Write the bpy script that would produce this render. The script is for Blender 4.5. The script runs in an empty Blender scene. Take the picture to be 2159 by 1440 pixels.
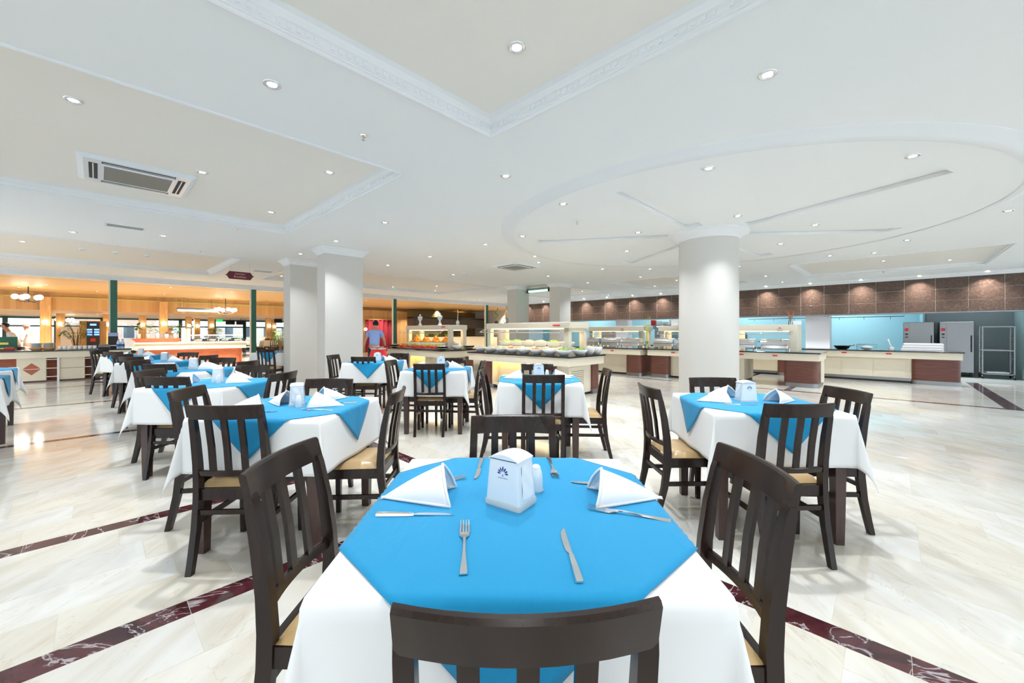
import bpy, bmesh, math, random
from mathutils import Vector, Matrix
R = math.radians
random.seed(7)
scene = bpy.context.scene
COL = scene.collection

# ---------------------------------------------------------------- camera, world, exposure
EYE = 1.25
FOC = 835.0                      # focal length in pixels of the 2159 px wide frame
cam_data = bpy.data.cameras.new('camera')
cam_data.sensor_width = 36.0
cam_data.lens = 36.0 * FOC / 2159.0
cam_data.shift_y = -20.0 / 2159.0
cam_data.clip_start = 0.02
cam_data.clip_end = 300
cam = bpy.data.objects.new('camera', cam_data)
cam.location = (0, 0, EYE)
cam.rotation_euler = (R(90), 0, 0)
COL.objects.link(cam)
scene.camera = cam
vs = scene.view_settings
vs.view_transform = 'Standard'
vs.look = 'None'
vs.gamma = 1.0
vs.use_curve_mapping = False
vs.exposure = 0.30
scene.display_settings.display_device = 'sRGB'
SKY = 1.8
LAMP = 10.5                      # watts of one hall downlight
LAMP_WARM = 60.0
world = bpy.data.worlds.new('sky')
scene.world = world
world.use_nodes = True
bg = world.node_tree.nodes['Background']
bg.inputs[0].default_value = (0.80, 0.91, 1.0, 1)
bg.inputs[1].default_value = SKY
scene.cycles.max_bounces = 8
scene.cycles.diffuse_bounces = 5
scene.cycles.glossy_bounces = 4
scene.cycles.transmission_bounces = 4
scene.cycles.transparent_max_bounces = 12
scene.cycles.sample_clamp_indirect = 6.0
scene.cycles.caustics_reflective = False
scene.cycles.caustics_refractive = False

# the building stands 46.3 degrees turned to the camera: p runs right-away, q runs left-away
TH = R(46.3)
BX, BY = math.cos(TH), math.sin(TH)
def W(p, q, z=0.0):
    return (p * BX - q * BY, p * BY + q * BX, z)
def plane_at(px, py, h):
    """point at height h seen at pixel (px, py) of the photograph, used to survey the plan"""
    y = FOC * (h - EYE) / (700.0 - py)
    return ((px - 1080.0) / FOC * y, y, h)
def project(x, y, z):
    return (1080 + FOC * x / y, 700 - FOC * (z - EYE) / y)

# ---------------------------------------------------------------- mesh helpers
class MB:
    def __init__(s):
        s.v = []; s.f = []
    def add(s, vs_, fs):
        n = len(s.v)
        s.v += [tuple(v) for v in vs_]
        s.f += [tuple(i + n for i in f) for f in fs]
        return s
    def box(s, x0, x1, y0, y1, z0, z1, m=None):
        vs_ = [(x0,y0,z0),(x1,y0,z0),(x1,y1,z0),(x0,y1,z0),(x0,y0,z1),(x1,y0,z1),(x1,y1,z1),(x0,y1,z1)]
        if m is not None: vs_ = [tuple(m @ Vector(v)) for v in vs_]
        return s.add(vs_, [(3,2,1,0),(4,5,6,7),(0,1,5,4),(1,2,6,5),(2,3,7,6),(3,0,4,7)])
    def cbox(s, cx, cy, cz, sx, sy, sz, m=None):
        return s.box(cx-sx/2, cx+sx/2, cy-sy/2, cy+sy/2, cz-sz/2, cz+sz/2, m)
    def bbox(s, x0, x1, y0, y1, z0, z1, b):
        """box with chamfered vertical and top edges"""
        pts = [(x0+b,y0),(x1-b,y0),(x1,y0+b),(x1,y1-b),(x1-b,y1),(x0+b,y1),(x0,y1-b),(x0,y0+b)]
        ins = [(x0+2*b,y0+b),(x1-2*b,y0+b),(x1-b,y0+2*b),(x1-b,y1-2*b),(x1-2*b,y1-b),(x0+2*b,y1-b),(x0+b,y1-2*b),(x0+b,y0+2*b)]
        vs_ = [(x,y,z0) for x,y in pts] + [(x,y,z1-b) for x,y in pts] + [(x,y,z1) for x,y in ins]
        fs = [tuple(range(7,-1,-1)), tuple(range(16,24))]
        for k in range(2):
            for i in range(8):
                j = (i+1) % 8
                fs.append((k*8+i, k*8+j, (k+1)*8+j, (k+1)*8+i))
        return s.add(vs_, fs)
    def prism(s, poly, z0, z1):
        n = len(poly)
        vs_ = [(x,y,z0) for x,y in poly] + [(x,y,z1) for x,y in poly]
        fs = [tuple(range(n-1,-1,-1)), tuple(range(n,2*n))]
        for i in range(n):
            j = (i+1) % n
            fs.append((i, j, n+j, n+i))
        return s.add(vs_, fs)
    def lathe(s, prof, n=24, c=(0,0,0), cap=True):
        vs_ = []; fs = []
        for (r, z) in prof:
            for i in range(n):
                a = 2*math.pi*i/n
                vs_.append((c[0]+r*math.cos(a), c[1]+r*math.sin(a), c[2]+z))
        m = len(prof)
        for k in range(m-1):
            for i in range(n):
                j = (i+1) % n
                fs.append((k*n+i, k*n+j, (k+1)*n+j, (k+1)*n+i))
        if cap:
            fs.append(tuple(range(n-1,-1,-1)))
            fs.append(tuple(range((m-1)*n, m*n)))
        return s.add(vs_, fs)
    def tube(s, path, rad, n=8):
        """round tube along a path; rad a number or a list"""
        P = [Vector(p) for p in path]
        rings = []
        for i, p in enumerate(P):
            t = (P[min(i+1,len(P)-1)] - P[max(i-1,0)]).normalized()
            up = Vector((0,0,1)) if abs(t.z) < 0.95 else Vector((1,0,0))
            a = t.cross(up).normalized(); b = a.cross(t).normalized()
            r = rad[i] if isinstance(rad, (list,tuple)) else rad
            rings.append([p + a*r*math.cos(2*math.pi*k/n) + b*r*math.sin(2*math.pi*k/n) for k in range(n)])
        vs_ = [v for r_ in rings for v in r_]; fs = []
        for i in range(len(P)-1):
            for k in range(n):
                j = (k+1) % n
                fs.append((i*n+k, i*n+j, (i+1)*n+j, (i+1)*n+k))
        fs.append(tuple(range(n-1,-1,-1))); fs.append(tuple(range((len(P)-1)*n, len(P)*n)))
        return s.add(vs_, fs)
    def sweep(s, sections):
        """loft closed sections (lists of points, same length)"""
        n = len(sections[0]); vs_ = [v for sec in sections for v in sec]; fs = []
        for i in range(len(sections)-1):
            for k in range(n):
                j = (k+1) % n
                fs.append((i*n+k, i*n+j, (i+1)*n+j, (i+1)*n+k))
        fs.append(tuple(range(n-1,-1,-1))); fs.append(tuple(range((len(sections)-1)*n, len(sections)*n)))
        return s.add(vs_, fs)
    def ellipsoid(s, c, r, n=10, m=6):
        prof = [(max(1e-4, math.cos(-math.pi/2+math.pi*k/m)), math.sin(-math.pi/2+math.pi*k/m)) for k in range(m+1)]
        b = MB().lathe(prof, n, cap=False)
        return s.add([(c[0]+v[0]*r[0], c[1]+v[1]*r[1], c[2]+v[2]*r[2]) for v in b.v], b.f)
    def grid(s, fn, nu, nv):
        vs_ = [fn(i/nu, j/nv) for j in range(nv+1) for i in range(nu+1)]
        fs = [(j*(nu+1)+i, j*(nu+1)+i+1, (j+1)*(nu+1)+i+1, (j+1)*(nu+1)+i) for j in range(nv) for i in range(nu)]
        return s.add(vs_, fs)
    def xf(s, m):
        s.v = [tuple(m @ Vector(v)) for v in s.v]
        return s
    def mesh(s, name, mat, smooth=False):
        me = bpy.data.meshes.new(name)
        me.from_pydata(s.v, [], s.f)
        bm = bmesh.new(); bm.from_mesh(me)
        bmesh.ops.recalc_face_normals(bm, faces=bm.faces)
        bm.to_mesh(me); bm.free()
        me.materials.append(mat)
        if smooth: me.polygons.foreach_set('use_smooth', [True]*len(me.polygons))
        me.update()
        return me

def auto_smooth(me, ang=35):
    me.polygons.foreach_set('use_smooth', [True]*len(me.polygons))
    me.set_sharp_from_angle(angle=R(ang))

def obj(name, mb, mat=None, parent=None, loc=(0,0,0), rz=0.0, smooth=0):
    me = mb.mesh(name, mat) if isinstance(mb, MB) else mb
    if smooth and isinstance(mb, MB):
        auto_smooth(me, smooth)
    o = bpy.data.objects.new(name, me)
    o.location = loc
    o.rotation_euler = (0, 0, rz)
    COL.objects.link(o)
    if parent is not None: o.parent = parent
    return o
def tag(o, label, cat, group=None):
    o['label'] = label; o['category'] = cat
    if group: o['group'] = group
    return o
def thing(name, label, cat, loc=(0,0,0), rz=0.0, group=None):
    o = bpy.data.objects.new(name, None)
    o.empty_display_size = 0.1
    o.location = loc; o.rotation_euler = (0, 0, rz)
    COL.objects.link(o)
    return tag(o, label, cat, group)
def struct(name, mb, mat, loc=(0,0,0), rz=0.0, smooth=0, parent=None):
    o = obj(name, mb, mat, parent, loc, rz, smooth)
    o['kind'] = 'structure'
    return o
def dup(root, loc, rz, label, group=None):
    r = root.copy(); COL.objects.link(r)
    r.location = loc; r.rotation_euler = (0, 0, rz); r['label'] = label
    if group: r['group'] = group
    for ch in root.children:
        c = ch.copy(); COL.objects.link(c); c.parent = r
        for g in ch.children:
            d = g.copy(); COL.objects.link(d); d.parent = c
    return r

# ---------------------------------------------------------------- materials
def mat(name, col, rough=0.5, metal=0.0, spec=0.5, coat=0.0, emis=None, estr=0.0, sheen=0.0):
    m = bpy.data.materials.new(name); m.use_nodes = True
    b = m.node_tree.nodes['Principled BSDF']
    b.inputs['Base Color'].default_value = (*col, 1)
    b.inputs['Roughness'].default_value = rough
    b.inputs['Metallic'].default_value = metal
    b.inputs['Specular IOR Level'].default_value = spec
    b.inputs['Coat Weight'].default_value = coat
    b.inputs['Coat Roughness'].default_value = 0.08
    b.inputs['Sheen Weight'].default_value = sheen
    if emis:
        b.inputs['Emission Color'].default_value = (*emis, 1)
        b.inputs['Emission Strength'].default_value = estr
    return m
def nt(m):
    return m.node_tree.nodes, m.node_tree.links, m.node_tree.nodes['Principled BSDF']
def ramp(nodes, stops):
    r = nodes.new('ShaderNodeValToRGB')
    el = r.color_ramp.elements
    while len(el) < len(stops): el.new(0.5)
    for e, (pos, c) in zip(el, stops):
        e.position = pos; e.color = (*c, 1)
    return r
def add_noise_bump(m, scale, strength, dist=0.002, coord='Object', detail=3):
    n, l, b = nt(m)
    tc = n.new('ShaderNodeTexCoord'); no = n.new('ShaderNodeTexNoise'); bu = n.new('ShaderNodeBump')
    no.inputs['Scale'].default_value = scale; no.inputs['Detail'].default_value = detail
    bu.inputs['Strength'].default_value = strength; bu.inputs['Distance'].default_value = dist
    l.new(tc.outputs[coord], no.inputs['Vector']); l.new(no.outputs['Fac'], bu.inputs['Height'])
    l.new(bu.outputs['Normal'], b.inputs['Normal'])
    return m
def add_noise_color(m, stops, scale=4.0, detail=5, dist=0.0, stretch=(1,1,1), coord='Object', rnd=False):
    n, l, b = nt(m)
    tc = n.new('ShaderNodeTexCoord'); mp = n.new('ShaderNodeMapping'); no = n.new('ShaderNodeTexNoise')
    mp.inputs['Scale'].default_value = stretch
    no.inputs['Scale'].default_value = scale; no.inputs['Detail'].default_value = detail
    no.inputs['Distortion'].default_value = dist
    r = ramp(n, stops)
    l.new(tc.outputs[coord], mp.inputs['Vector'])
    if rnd:
        oi = n.new('ShaderNodeObjectInfo'); ad = n.new('ShaderNodeVectorMath'); ad.operation = 'ADD'
        mu = n.new('ShaderNodeMath'); mu.operation = 'MULTIPLY'; mu.inputs[1].default_value = 37.0
        l.new(oi.outputs['Random'], mu.inputs[0]); l.new(mp.outputs[0], ad.inputs[0]); l.new(mu.outputs[0], ad.inputs[1])
        l.new(ad.outputs[0], no.inputs['Vector'])
    else:
        l.new(mp.outputs[0], no.inputs['Vector'])
    l.new(no.outputs['Fac'], r.inputs['Fac']); l.new(r.outputs['Color'], b.inputs['Base Color'])
    return m

M = {}
M['ceil'] = add_noise_bump(mat('ceiling_paint', (0.86, 0.88, 0.89), 0.7, spec=0.2), 60, 0.05)
M['tray'] = mat('tray_paint', (0.84, 0.81, 0.755), 0.7, spec=0.2)
M['plaster'] = mat('plaster_trim', (0.80, 0.82, 0.84), 0.6, spec=0.25)
M['pillar'] = add_noise_bump(mat('pillar_paint', (0.61, 0.595, 0.565), 0.55, spec=0.3), 40, 0.05)
M['wood_chair'] = add_noise_color(mat('dark_stained_wood', (0.02,0.012,0.01), 0.26, spec=0.38), [(0.3,(0.011,0.0057,0.0044)),(0.7,(0.024,0.012,0.009))], 6, 6, 0.6, (6,6,0.7))
M['wood_leg'] = add_noise_color(mat('red_brown_wood', (0.05,0.02,0.014), 0.4, coat=0.2), [(0.3,(0.035,0.015,0.011)),(0.7,(0.062,0.026,0.018))], 6, 6, 0.6, (6,6,0.7))
M['leather'] = add_noise_bump(add_noise_color(mat('tan_leather', (0.52,0.36,0.17), 0.33, coat=0.15), [(0.3,(0.46,0.30,0.135)),(0.7,(0.58,0.40,0.20))], 9), 220, 0.1, 0.001)
M['white_cloth'] = add_noise_bump(mat('white_cloth', (0.83,0.84,0.85), 0.85, spec=0.15, sheen=0.2), 320, 0.12, 0.0006)
M['blue_cloth'] = add_noise_bump(mat('blue_cloth', (0.010,0.265,0.52), 0.75, spec=0.2, sheen=0.15), 360, 0.12, 0.0006)
n_, l_, b_ = nt(M['blue_cloth'])            # soft broad creases on top of the weave
_tc = n_.new('ShaderNodeTexCoord'); _mp = n_.new('ShaderNodeMapping'); _no = n_.new('ShaderNodeTexNoise'); _bu = n_.new('ShaderNodeBump')
_mp.inputs['Rotation'].default_value = (0, 0, R(35)); _mp.inputs['Scale'].default_value = (1.0, 3.2, 1.0)
_no.inputs['Scale'].default_value = 3.0; _no.inputs['Detail'].default_value = 4; _no.inputs['Distortion'].default_value = 0.8
_bu.inputs['Strength'].default_value = 0.35; _bu.inputs['Distance'].default_value = 0.02
l_.new(_tc.outputs['Object'], _mp.inputs['Vector']); l_.new(_mp.outputs[0], _no.inputs['Vector']); l_.new(_no.outputs['Fac'], _bu.inputs['Height'])
l_.new(n_['Bump'].outputs['Normal'], _bu.inputs['Normal']); l_.new(_bu.outputs['Normal'], b_.inputs['Normal'])
M['napkin'] = add_noise_bump(mat('white_napkin', (0.86,0.86,0.88), 0.85, spec=0.15, sheen=0.2), 300, 0.1, 0.0006)
M['steel'] = mat('polished_steel', (0.80,0.80,0.82), 0.12, 1.0)
M['brushed'] = add_noise_bump(mat('brushed_steel', (0.27,0.275,0.28), 0.32, 1.0), 90, 0.06, 0.001)
M['chrome'] = mat('chrome', (0.8,0.8,0.82), 0.08, 1.0)
M['plastic'] = mat('white_plastic', (0.78,0.83,0.88), 0.22, coat=0.2)
M['plastic_grey'] = mat('grey_plastic', (0.50,0.57,0.60), 0.35)
M['paper'] = mat('paper', (0.85,0.86,0.87), 0.8)
M['logo'] = mat('logo_blue', (0.003,0.012,0.22), 0.5)
M['cream'] = mat('cream_laminate', (0.80,0.735,0.60), 0.42)
M['granite'] = add_noise_color(mat('black_granite', (0.012,0.012,0.013), 0.12, coat=0.3), [(0.45,(0.008,0.008,0.009)),(0.72,(0.03,0.03,0.033))], 160, 3)
M['maroon_wood'] = add_noise_color(mat('maroon_veneer', (0.14,0.045,0.03), 0.38), [(0.3,(0.105,0.032,0.022)),(0.7,(0.165,0.056,0.038))], 3, 6, 0.5, (1,1,12))
M['red_panel'] = add_noise_color(mat('terracotta_panel', (0.45,0.12,0.05), 0.45), [(0.3,(0.40,0.10,0.04)),(0.7,(0.5,0.15,0.07))], 5, 4, 0.4, (1,1,8))
M['porcelain'] = mat('white_porcelain', (0.82,0.83,0.83), 0.2, coat=0.3)
M['black'] = mat('black_plastic', (0.012,0.012,0.014), 0.35)
M['green_post'] = mat('green_steel', (0.02,0.12,0.085), 0.45)
M['grout'] = mat('grout', (0.62,0.58,0.50), 0.6)
M['green_leaf'] = add_noise_color(mat('leaf_green', (0.1,0.28,0.04), 0.5), [(0.3,(0.06,0.18,0.03)),(0.7,(0.24,0.42,0.08))], 5, rnd=True)
M['terracotta'] = mat('pot', (0.75,0.74,0.72), 0.5)
M['trunk'] = mat('bark', (0.12,0.07,0.04), 0.8)
M['skin'] = mat('skin', (0.55,0.28,0.18), 0.5)
M['hair'] = mat('dark_hair', (0.008,0.007,0.007), 0.5)
M['kblue'] = mat('kitchen_wall_tile', (0.36,0.60,0.68), 0.35)
M['kgrey'] = mat('grey_wall', (0.20,0.245,0.26), 0.45)
M['lilac'] = mat('lilac_paint', (0.66,0.65,0.70), 0.6)
M['emit_cool'] = mat('lamp_lens', (1,1,1), 0.3, emis=(0.88,0.95,1.0), estr=14.0)
M['emit_warm'] = mat('warm_lens', (1,1,1), 0.3, emis=(1.0,0.86,0.62), estr=14.0)
M['globe'] = mat('opal_globe', (1,1,1), 0.3, emis=(1.0,0.93,0.80), estr=9.0)
M['emit_yellow'] = mat('yellow_strip', (1,0.8,0.3), 0.4, emis=(1.0,0.66,0.12), estr=3.0)
M['emit_strip'] = mat('display_strip', (1,0.9,0.7), 0.4, emis=(1.0,0.84,0.52), estr=2.2)
M['emit_green'] = mat('green_tube', (0.2,1,0.6), 0.4, emis=(0.25,1.0,0.62), estr=3.2)
M['emit_teal'] = mat('teal_tube', (0.5,1,1), 0.4, emis=(0.45,1.0,0.95), estr=2.2)
M['emit_blue'] = mat('blue_screen', (0.1,0.2,1), 0.4, emis=(0.12,0.3,1.0), estr=2.5)
M['orange'] = mat('orange_fruit', (0.85,0.33,0.02), 0.5)
M['red'] = mat('red_fruit', (0.75,0.05,0.035), 0.45)
M['melon'] = mat('melon', (0.62,0.62,0.20), 0.5)
M['lettuce'] = add_noise_color(mat('lettuce', (0.25,0.5,0.06), 0.5), [(0.35,(0.10,0.34,0.03)),(0.7,(0.42,0.62,0.12))], 30)
M['salad'] = add_noise_color(mat('creamy_salad', (0.7,0.62,0.45), 0.5), [(0.35,(0.55,0.45,0.25)),(0.6,(0.78,0.73,0.58)),(0.75,(0.4,0.45,0.15))], 40)
M['carrot'] = add_noise_color(mat('carrot_salad', (0.8,0.25,0.06), 0.5), [(0.4,(0.75,0.12,0.03)),(0.65,(0.85,0.38,0.12))], 40)
M['redcloth'] = mat('red_cloth', (0.78,0.02,0.025), 0.75, sheen=0.2)
M['curtain'] = mat('crimson_curtain', (0.25,0.01,0.03), 0.8)
M['sign'] = mat('maroon_sign', (0.12,0.012,0.022), 0.5)
M['sign_text'] = mat('sign_lettering', (0.75,0.42,0.42), 0.5)
M['redlabel'] = mat('red_label', (0.7,0.03,0.03), 0.5)
M['dark_grille'] = mat('grille', (0.20,0.195,0.175), 0.6)
M['slot'] = mat('air_slot', (0.01,0.011,0.012), 0.6)
M['grey_trim'] = mat('brown_plinth', (0.36,0.30,0.22), 0.5)

# glass: thin pane, clear with a fresnel reflection
def glass_mat(name, tint, refl=0.9):
    m = bpy.data.materials.new(name); m.use_nodes = True
    n, l = m.node_tree.nodes, m.node_tree.links
    n.remove(n['Principled BSDF'])
    out = n['Material Output']; tr = n.new('ShaderNodeBsdfTransparent'); gl = n.new('ShaderNodeBsdfGlossy')
    mx = n.new('ShaderNodeMixShader'); lw = n.new('ShaderNodeFresnel'); lw.inputs['IOR'].default_value = 1.45
    tr.inputs[0].default_value = (*tint, 1); gl.inputs['Roughness'].default_value = 0.02
    gl.inputs[0].default_value = (refl, refl, refl, 1)
    l.new(lw.outputs[0], mx.inputs[0]); l.new(tr.outputs[0], mx.inputs[1]); l.new(gl.outputs[0], mx.inputs[2])
    l.new(mx.outputs[0], out.inputs[0])
    return m
M['glass'] = glass_mat('clear_glass', (0.95,0.98,0.98))

# marble floor tile: cream body, faint beige veins, each tile of a slightly different tone
def marble(name, base, vein, vein_amt, tone, rough, stretch, scale, fine=None, warm=None):
    m = mat(name, base, rough, spec=0.5)
    n, l, b = nt(m)
    ge = n.new('ShaderNodeNewGeometry'); oi = n.new('ShaderNodeObjectInfo')
    rs = n.new('ShaderNodeMath'); rs.operation = 'ADD'
    l.new(ge.outputs['Random Per Island'], rs.inputs[0]); l.new(oi.outputs['Random'], rs.inputs[1])
    fr = n.new('ShaderNodeMath'); fr.operation = 'FRACT'; l.new(rs.outputs[0], fr.inputs[0])
    mp = n.new('ShaderNodeMapping'); mp.inputs['Rotation'].default_value = (0, 0, -TH - R(18)); mp.inputs['Scale'].default_value = stretch
    l.new(ge.outputs['Position'], mp.inputs['Vector'])
    mu = n.new('ShaderNodeMath'); mu.operation = 'MULTIPLY'; mu.inputs[1].default_value = 53.0
    l.new(fr.outputs[0], mu.inputs[0])
    ad = n.new('ShaderNodeVectorMath'); ad.operation = 'ADD'
    l.new(mp.outputs[0], ad.inputs[0]); l.new(mu.outputs[0], ad.inputs[1])
    no = n.new('ShaderNodeTexNoise'); no.inputs['Scale'].default_value = scale; no.inputs['Detail'].default_value = 6
    no.inputs['Distortion'].default_value = 0.9
    l.new(ad.outputs[0], no.inputs['Vector'])
    r1 = ramp(n, vein_amt)
    l.new(no.outputs['Fac'], r1.inputs['Fac'])
    # thin veins from the zero line of a second noise
    n2 = n.new('ShaderNodeTexNoise'); n2.inputs['Scale'].default_value = scale*0.55; n2.inputs['Detail'].default_value = 8; n2.inputs['Distortion'].default_value = 1.6
    l.new(ad.outputs[0], n2.inputs['Vector'])
    sb = n.new('ShaderNodeMath'); sb.operation = 'SUBTRACT'; sb.inputs[1].default_value = 0.5
    ab = n.new('ShaderNodeMath'); ab.operation = 'ABSOLUTE'
    l.new(n2.outputs['Fac'], sb.inputs[0]); l.new(sb.outputs[0], ab.inputs[0])
    r2 = ramp(n, fine or [(0.0,(1,1,1)),(0.012,(0,0,0))])
    l.new(ab.outputs[0], r2.inputs['Fac'])
    mx = n.new('ShaderNodeMix'); mx.data_type = 'RGBA'
    mx.inputs['B'].default_value = (*vein, 1)
    l.new(r1.outputs['Color'], mx.inputs['A']); l.new(r2.outputs['Color'], mx.inputs['Factor'])
    tn = n.new('ShaderNodeMapRange'); tn.inputs['To Min'].default_value = tone[0]; tn.inputs['To Max'].default_value = tone[1]
    l.new(fr.outputs[0], tn.inputs['Value'])
    hs = n.new('ShaderNodeHueSaturation'); l.new(tn.outputs[0], hs.inputs['Value']); l.new(mx.outputs['Result'], hs.inputs['Color'])
    if warm:
        m2 = n.new('ShaderNodeMath'); m2.operation = 'MULTIPLY'; m2.inputs[1].default_value = 7.31
        f2 = n.new('ShaderNodeMath'); f2.operation = 'FRACT'
        l.new(fr.outputs[0], m2.inputs[0]); l.new(m2.outputs[0], f2.inputs[0])
        rw = ramp(n, [(0.35,(1,1,1)),(0.9,warm)]); l.new(f2.outputs[0], rw.inputs['Fac'])
        mw = n.new('ShaderNodeMix'); mw.data_type = 'RGBA'; mw.blend_type = 'MULTIPLY'; mw.inputs['Factor'].default_value = 1.0
        l.new(hs.outputs['Color'], mw.inputs['A']); l.new(rw.outputs['Color'], mw.inputs['B']); l.new(mw.outputs['Result'], b.inputs['Base Color'])
    else:
        l.new(hs.outputs['Color'], b.inputs['Base Color'])
    return m
M['marble'] = marble('cream_marble', (0.72,0.68,0.60), (0.52,0.45,0.35), [(0.28,(0.68,0.635,0.56)),(0.46,(0.755,0.73,0.68)),(0.62,(0.80,0.79,0.76)),(0.8,(0.77,0.75,0.70))], (0.78,0.86), 0.085, (3.0,0.8,1), 2.2, [(0.0,(0.35,0.35,0.35)),(0.008,(0,0,0))], warm=(0.97,0.935,0.865))
M['marble_dark'] = marble('oxblood_marble', (0.07,0.018,0.022), (0.55,0.5,0.52), [(0.35,(0.035,0.010,0.014)),(0.6,(0.085,0.022,0.026)),(0.8,(0.05,0.016,0.02))], (0.85,1.15), 0.09, (1.4,2.2,1), 4.0, [(0.0,(0.8,0.8,0.8)),(0.014,(0,0,0))])

# brown textured wall tile of the kitchen bulkhead, a bronze glaze with a hammered face
m = mat('bronze_tile', (0.16,0.095,0.065), 0.24, 0.35, coat=0.3)
add_noise_color(m, [(0.3,(0.062,0.036,0.026)),(0.55,(0.10,0.058,0.040)),(0.75,(0.17,0.105,0.072))], 22, 6, rnd=True)
add_noise_bump(m, 42, 0.55, 0.012)
M['bronze'] = m
M['tile_joint'] = mat('pale_joint', (0.50,0.43,0.38), 0.4)

# pine boards
def boards(name, c0, c1, pitch, axis, rough=0.45):
    m = mat(name, c0, rough)
    n, l, b = nt(m)
    tc = n.new('ShaderNodeTexCoord'); sx = n.new('ShaderNodeSeparateXYZ'); l.new(tc.outputs['Object'], sx.inputs[0])
    dv = n.new('ShaderNodeMath'); dv.operation = 'DIVIDE'; dv.inputs[1].default_value = pitch; l.new(sx.outputs[axis], dv.inputs[0])
    fl = n.new('ShaderNodeMath'); fl.operation = 'FLOOR'; l.new(dv.outputs[0], fl.inputs[0])
    fr = n.new('ShaderNodeMath'); fr.operation = 'FRACT'; l.new(dv.outputs[0], fr.inputs[0])
    wn = n.new('ShaderNodeTexWhiteNoise'); wn.noise_dimensions = '1D'; l.new(fl.outputs[0], wn.inputs['W'])
    mx = n.new('ShaderNodeMix'); mx.data_type = 'RGBA'; mx.inputs['A'].default_value = (*c0,1); mx.inputs['B'].default_value = (*c1,1)
    l.new(wn.outputs['Value'], mx.inputs['Factor']); l.new(mx.outputs['Result'], b.inputs['Base Color'])
    bu = n.new('ShaderNodeBump'); bu.inputs['Strength'].default_value = 0.4; bu.inputs['Distance'].default_value = 0.01
    r = ramp(n, [(0.0,(0,0,0)),(0.06,(1,1,1)),(0.94,(1,1,1)),(1.0,(0,0,0))]); l.new(fr.outputs[0], r.inputs['Fac'])
    l.new(r.outputs['Color'], bu.inputs['Height']); l.new(bu.outputs['Normal'], b.inputs['Normal'])
    return m
M['pine'] = boards('pine_ceiling', (0.52,0.325,0.13), (0.60,0.39,0.175), 0.12, 'Y')
M['pine_v'] = boards('pine_wall', (0.50,0.29,0.115), (0.61,0.38,0.165), 0.14, 'X')
M['pine_post'] = add_noise_color(mat('pine_post', (0.6,0.34,0.12), 0.5), [(0.3,(0.55,0.29,0.09)),(0.7,(0.68,0.42,0.18))], 4, 5, 0.5, (5,5,0.6))

# ================================================================ FLOOR
floor = struct('floor', MB().box(-10, 22, -7, 44, -0.06, -0.0012), M['grout'], rz=TH)
def strip(p0, p1, q0, q1, n):
    out = []
    along_p = (p1 - p0) > (q1 - q0)
    L = (p1 - p0) if along_p else (q1 - q0)
    k = max(1, round(L / n)); s = L / k
    for i in range(k):
        if along_p: out.append((p0 + i*s, p0 + (i+1)*s, q0, q1))
        else: out.append((p0, p1, q0 + i*s, q0 + (i+1)*s))
    return out
QS = [(2.24, 2.37), (3.55, 3.67), (6.90, 7.02), (10.20, 10.32), (13.50, 13.62)]
strips = strip(2.05, 2.17, -5, 16, 0.61)
for a, b in QS: strips += strip(-5.0, 2.05, a, b, 0.61)
strips += strip(10.12, 10.25, -1.35, 16, 0.61)
strips += strip(10.12, 14.9, -1.55, -1.35, 0.61)
strips += strip(10.25, 14.9, 1.55, 1.67, 0.61)
strips += strip(10.25, 14.9, 2.8, 2.92, 0.61)
sm = {}
for (p0, p1, q0, q1) in strips:
    key = (round(p1-p0, 3), round(q1-q0, 3))
    if key not in sm:
        w, d = p1-p0, q1-q0
        sm[key] = MB().bbox(-w/2+.0008, w/2-.0008, -d/2+.0008, d/2-.0008, -0.012, 0.0, 0.0008).mesh('marble_strip', M['marble_dark'])
    obj('marble_strip', sm[key], parent=floor, loc=((p0+p1)/2, (q0+q1)/2, 0))

tiles = []
def panel(p0, p1, q0, q1, along, L=0.61, T=0.305):
    """running bond of marble tiles over a rectangle; along = 'p' or 'q' is the long side"""
    a0, a1, b0, b1 = (p0, p1, q0, q1) if along == 'p' else (q0, q1, p0, p1)
    rows = max(1, round((b1 - b0) / T)); t = (b1 - b0) / rows
    for r_ in range(rows):
        off = random.choice((0, 0.33, 0.5, 0.66)) * L
        x = a0 - off
        while x < a1 - 0.01:
            xa, xb = max(x, a0), min(x + L, a1)
            if xb - xa > 0.03:
                if along == 'p': tiles.append((xa, xb, b0 + r_*t, b0 + (r_+1)*t))
                else: tiles.append((b0 + r_*t, b0 + (r_+1)*t, xa, xb))
            x += L
edges = [-5] + [v for s_ in QS for v in s_] + [16]
for i in range(0, len(edges), 2): panel(-5, 2.05, edges[i], edges[i+1], 'p')
panel(2.17, 10.12, -5, 16, 'q')
for a, b in ((-1.35, 1.55), (1.67, 2.8), (2.92, 16)): panel(10.25, 14.9, a, b, 'q')
panel(10.12, 14.9, -5, -1.55, 'q'); panel(2.17, 10.12, -7, -5, 'q')
def tile_size(t):
    p, q = (t[0]+t[1])/2, (t[2]+t[3])/2
    x, y, _ = W(p, q)
    if y < 1.0: return 0
    u, v = project(x, y, 0)
    if not (-30 < u < 2190 and v < 1470): return 0
    return (t[1]-t[0]) * (t[3]-t[2]) / y**3
tiles.sort(key=tile_size, reverse=True)
tm = {}
for t in tiles[:300]:
    w, d = t[1]-t[0], t[3]-t[2]
    key = (round(w, 2), round(d, 2))
    if key not in tm:
        tm[key] = MB().bbox(-w/2+.0006, w/2-.0006, -d/2+.0006, d/2-.0006, -0.012, 0.0, 0.0008).mesh('floor_tile', M['marble'])
    obj('floor_tile', tm[key], parent=floor, loc=((t[0]+t[1])/2, (t[2]+t[3])/2, 0))
rest = MB()
for t in tiles[300:]:
    rest.bbox(t[0]+.0006, t[1]-.0006, t[2]+.0006, t[3]-.0006, -0.012, 0.0, 0.0008)
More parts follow.
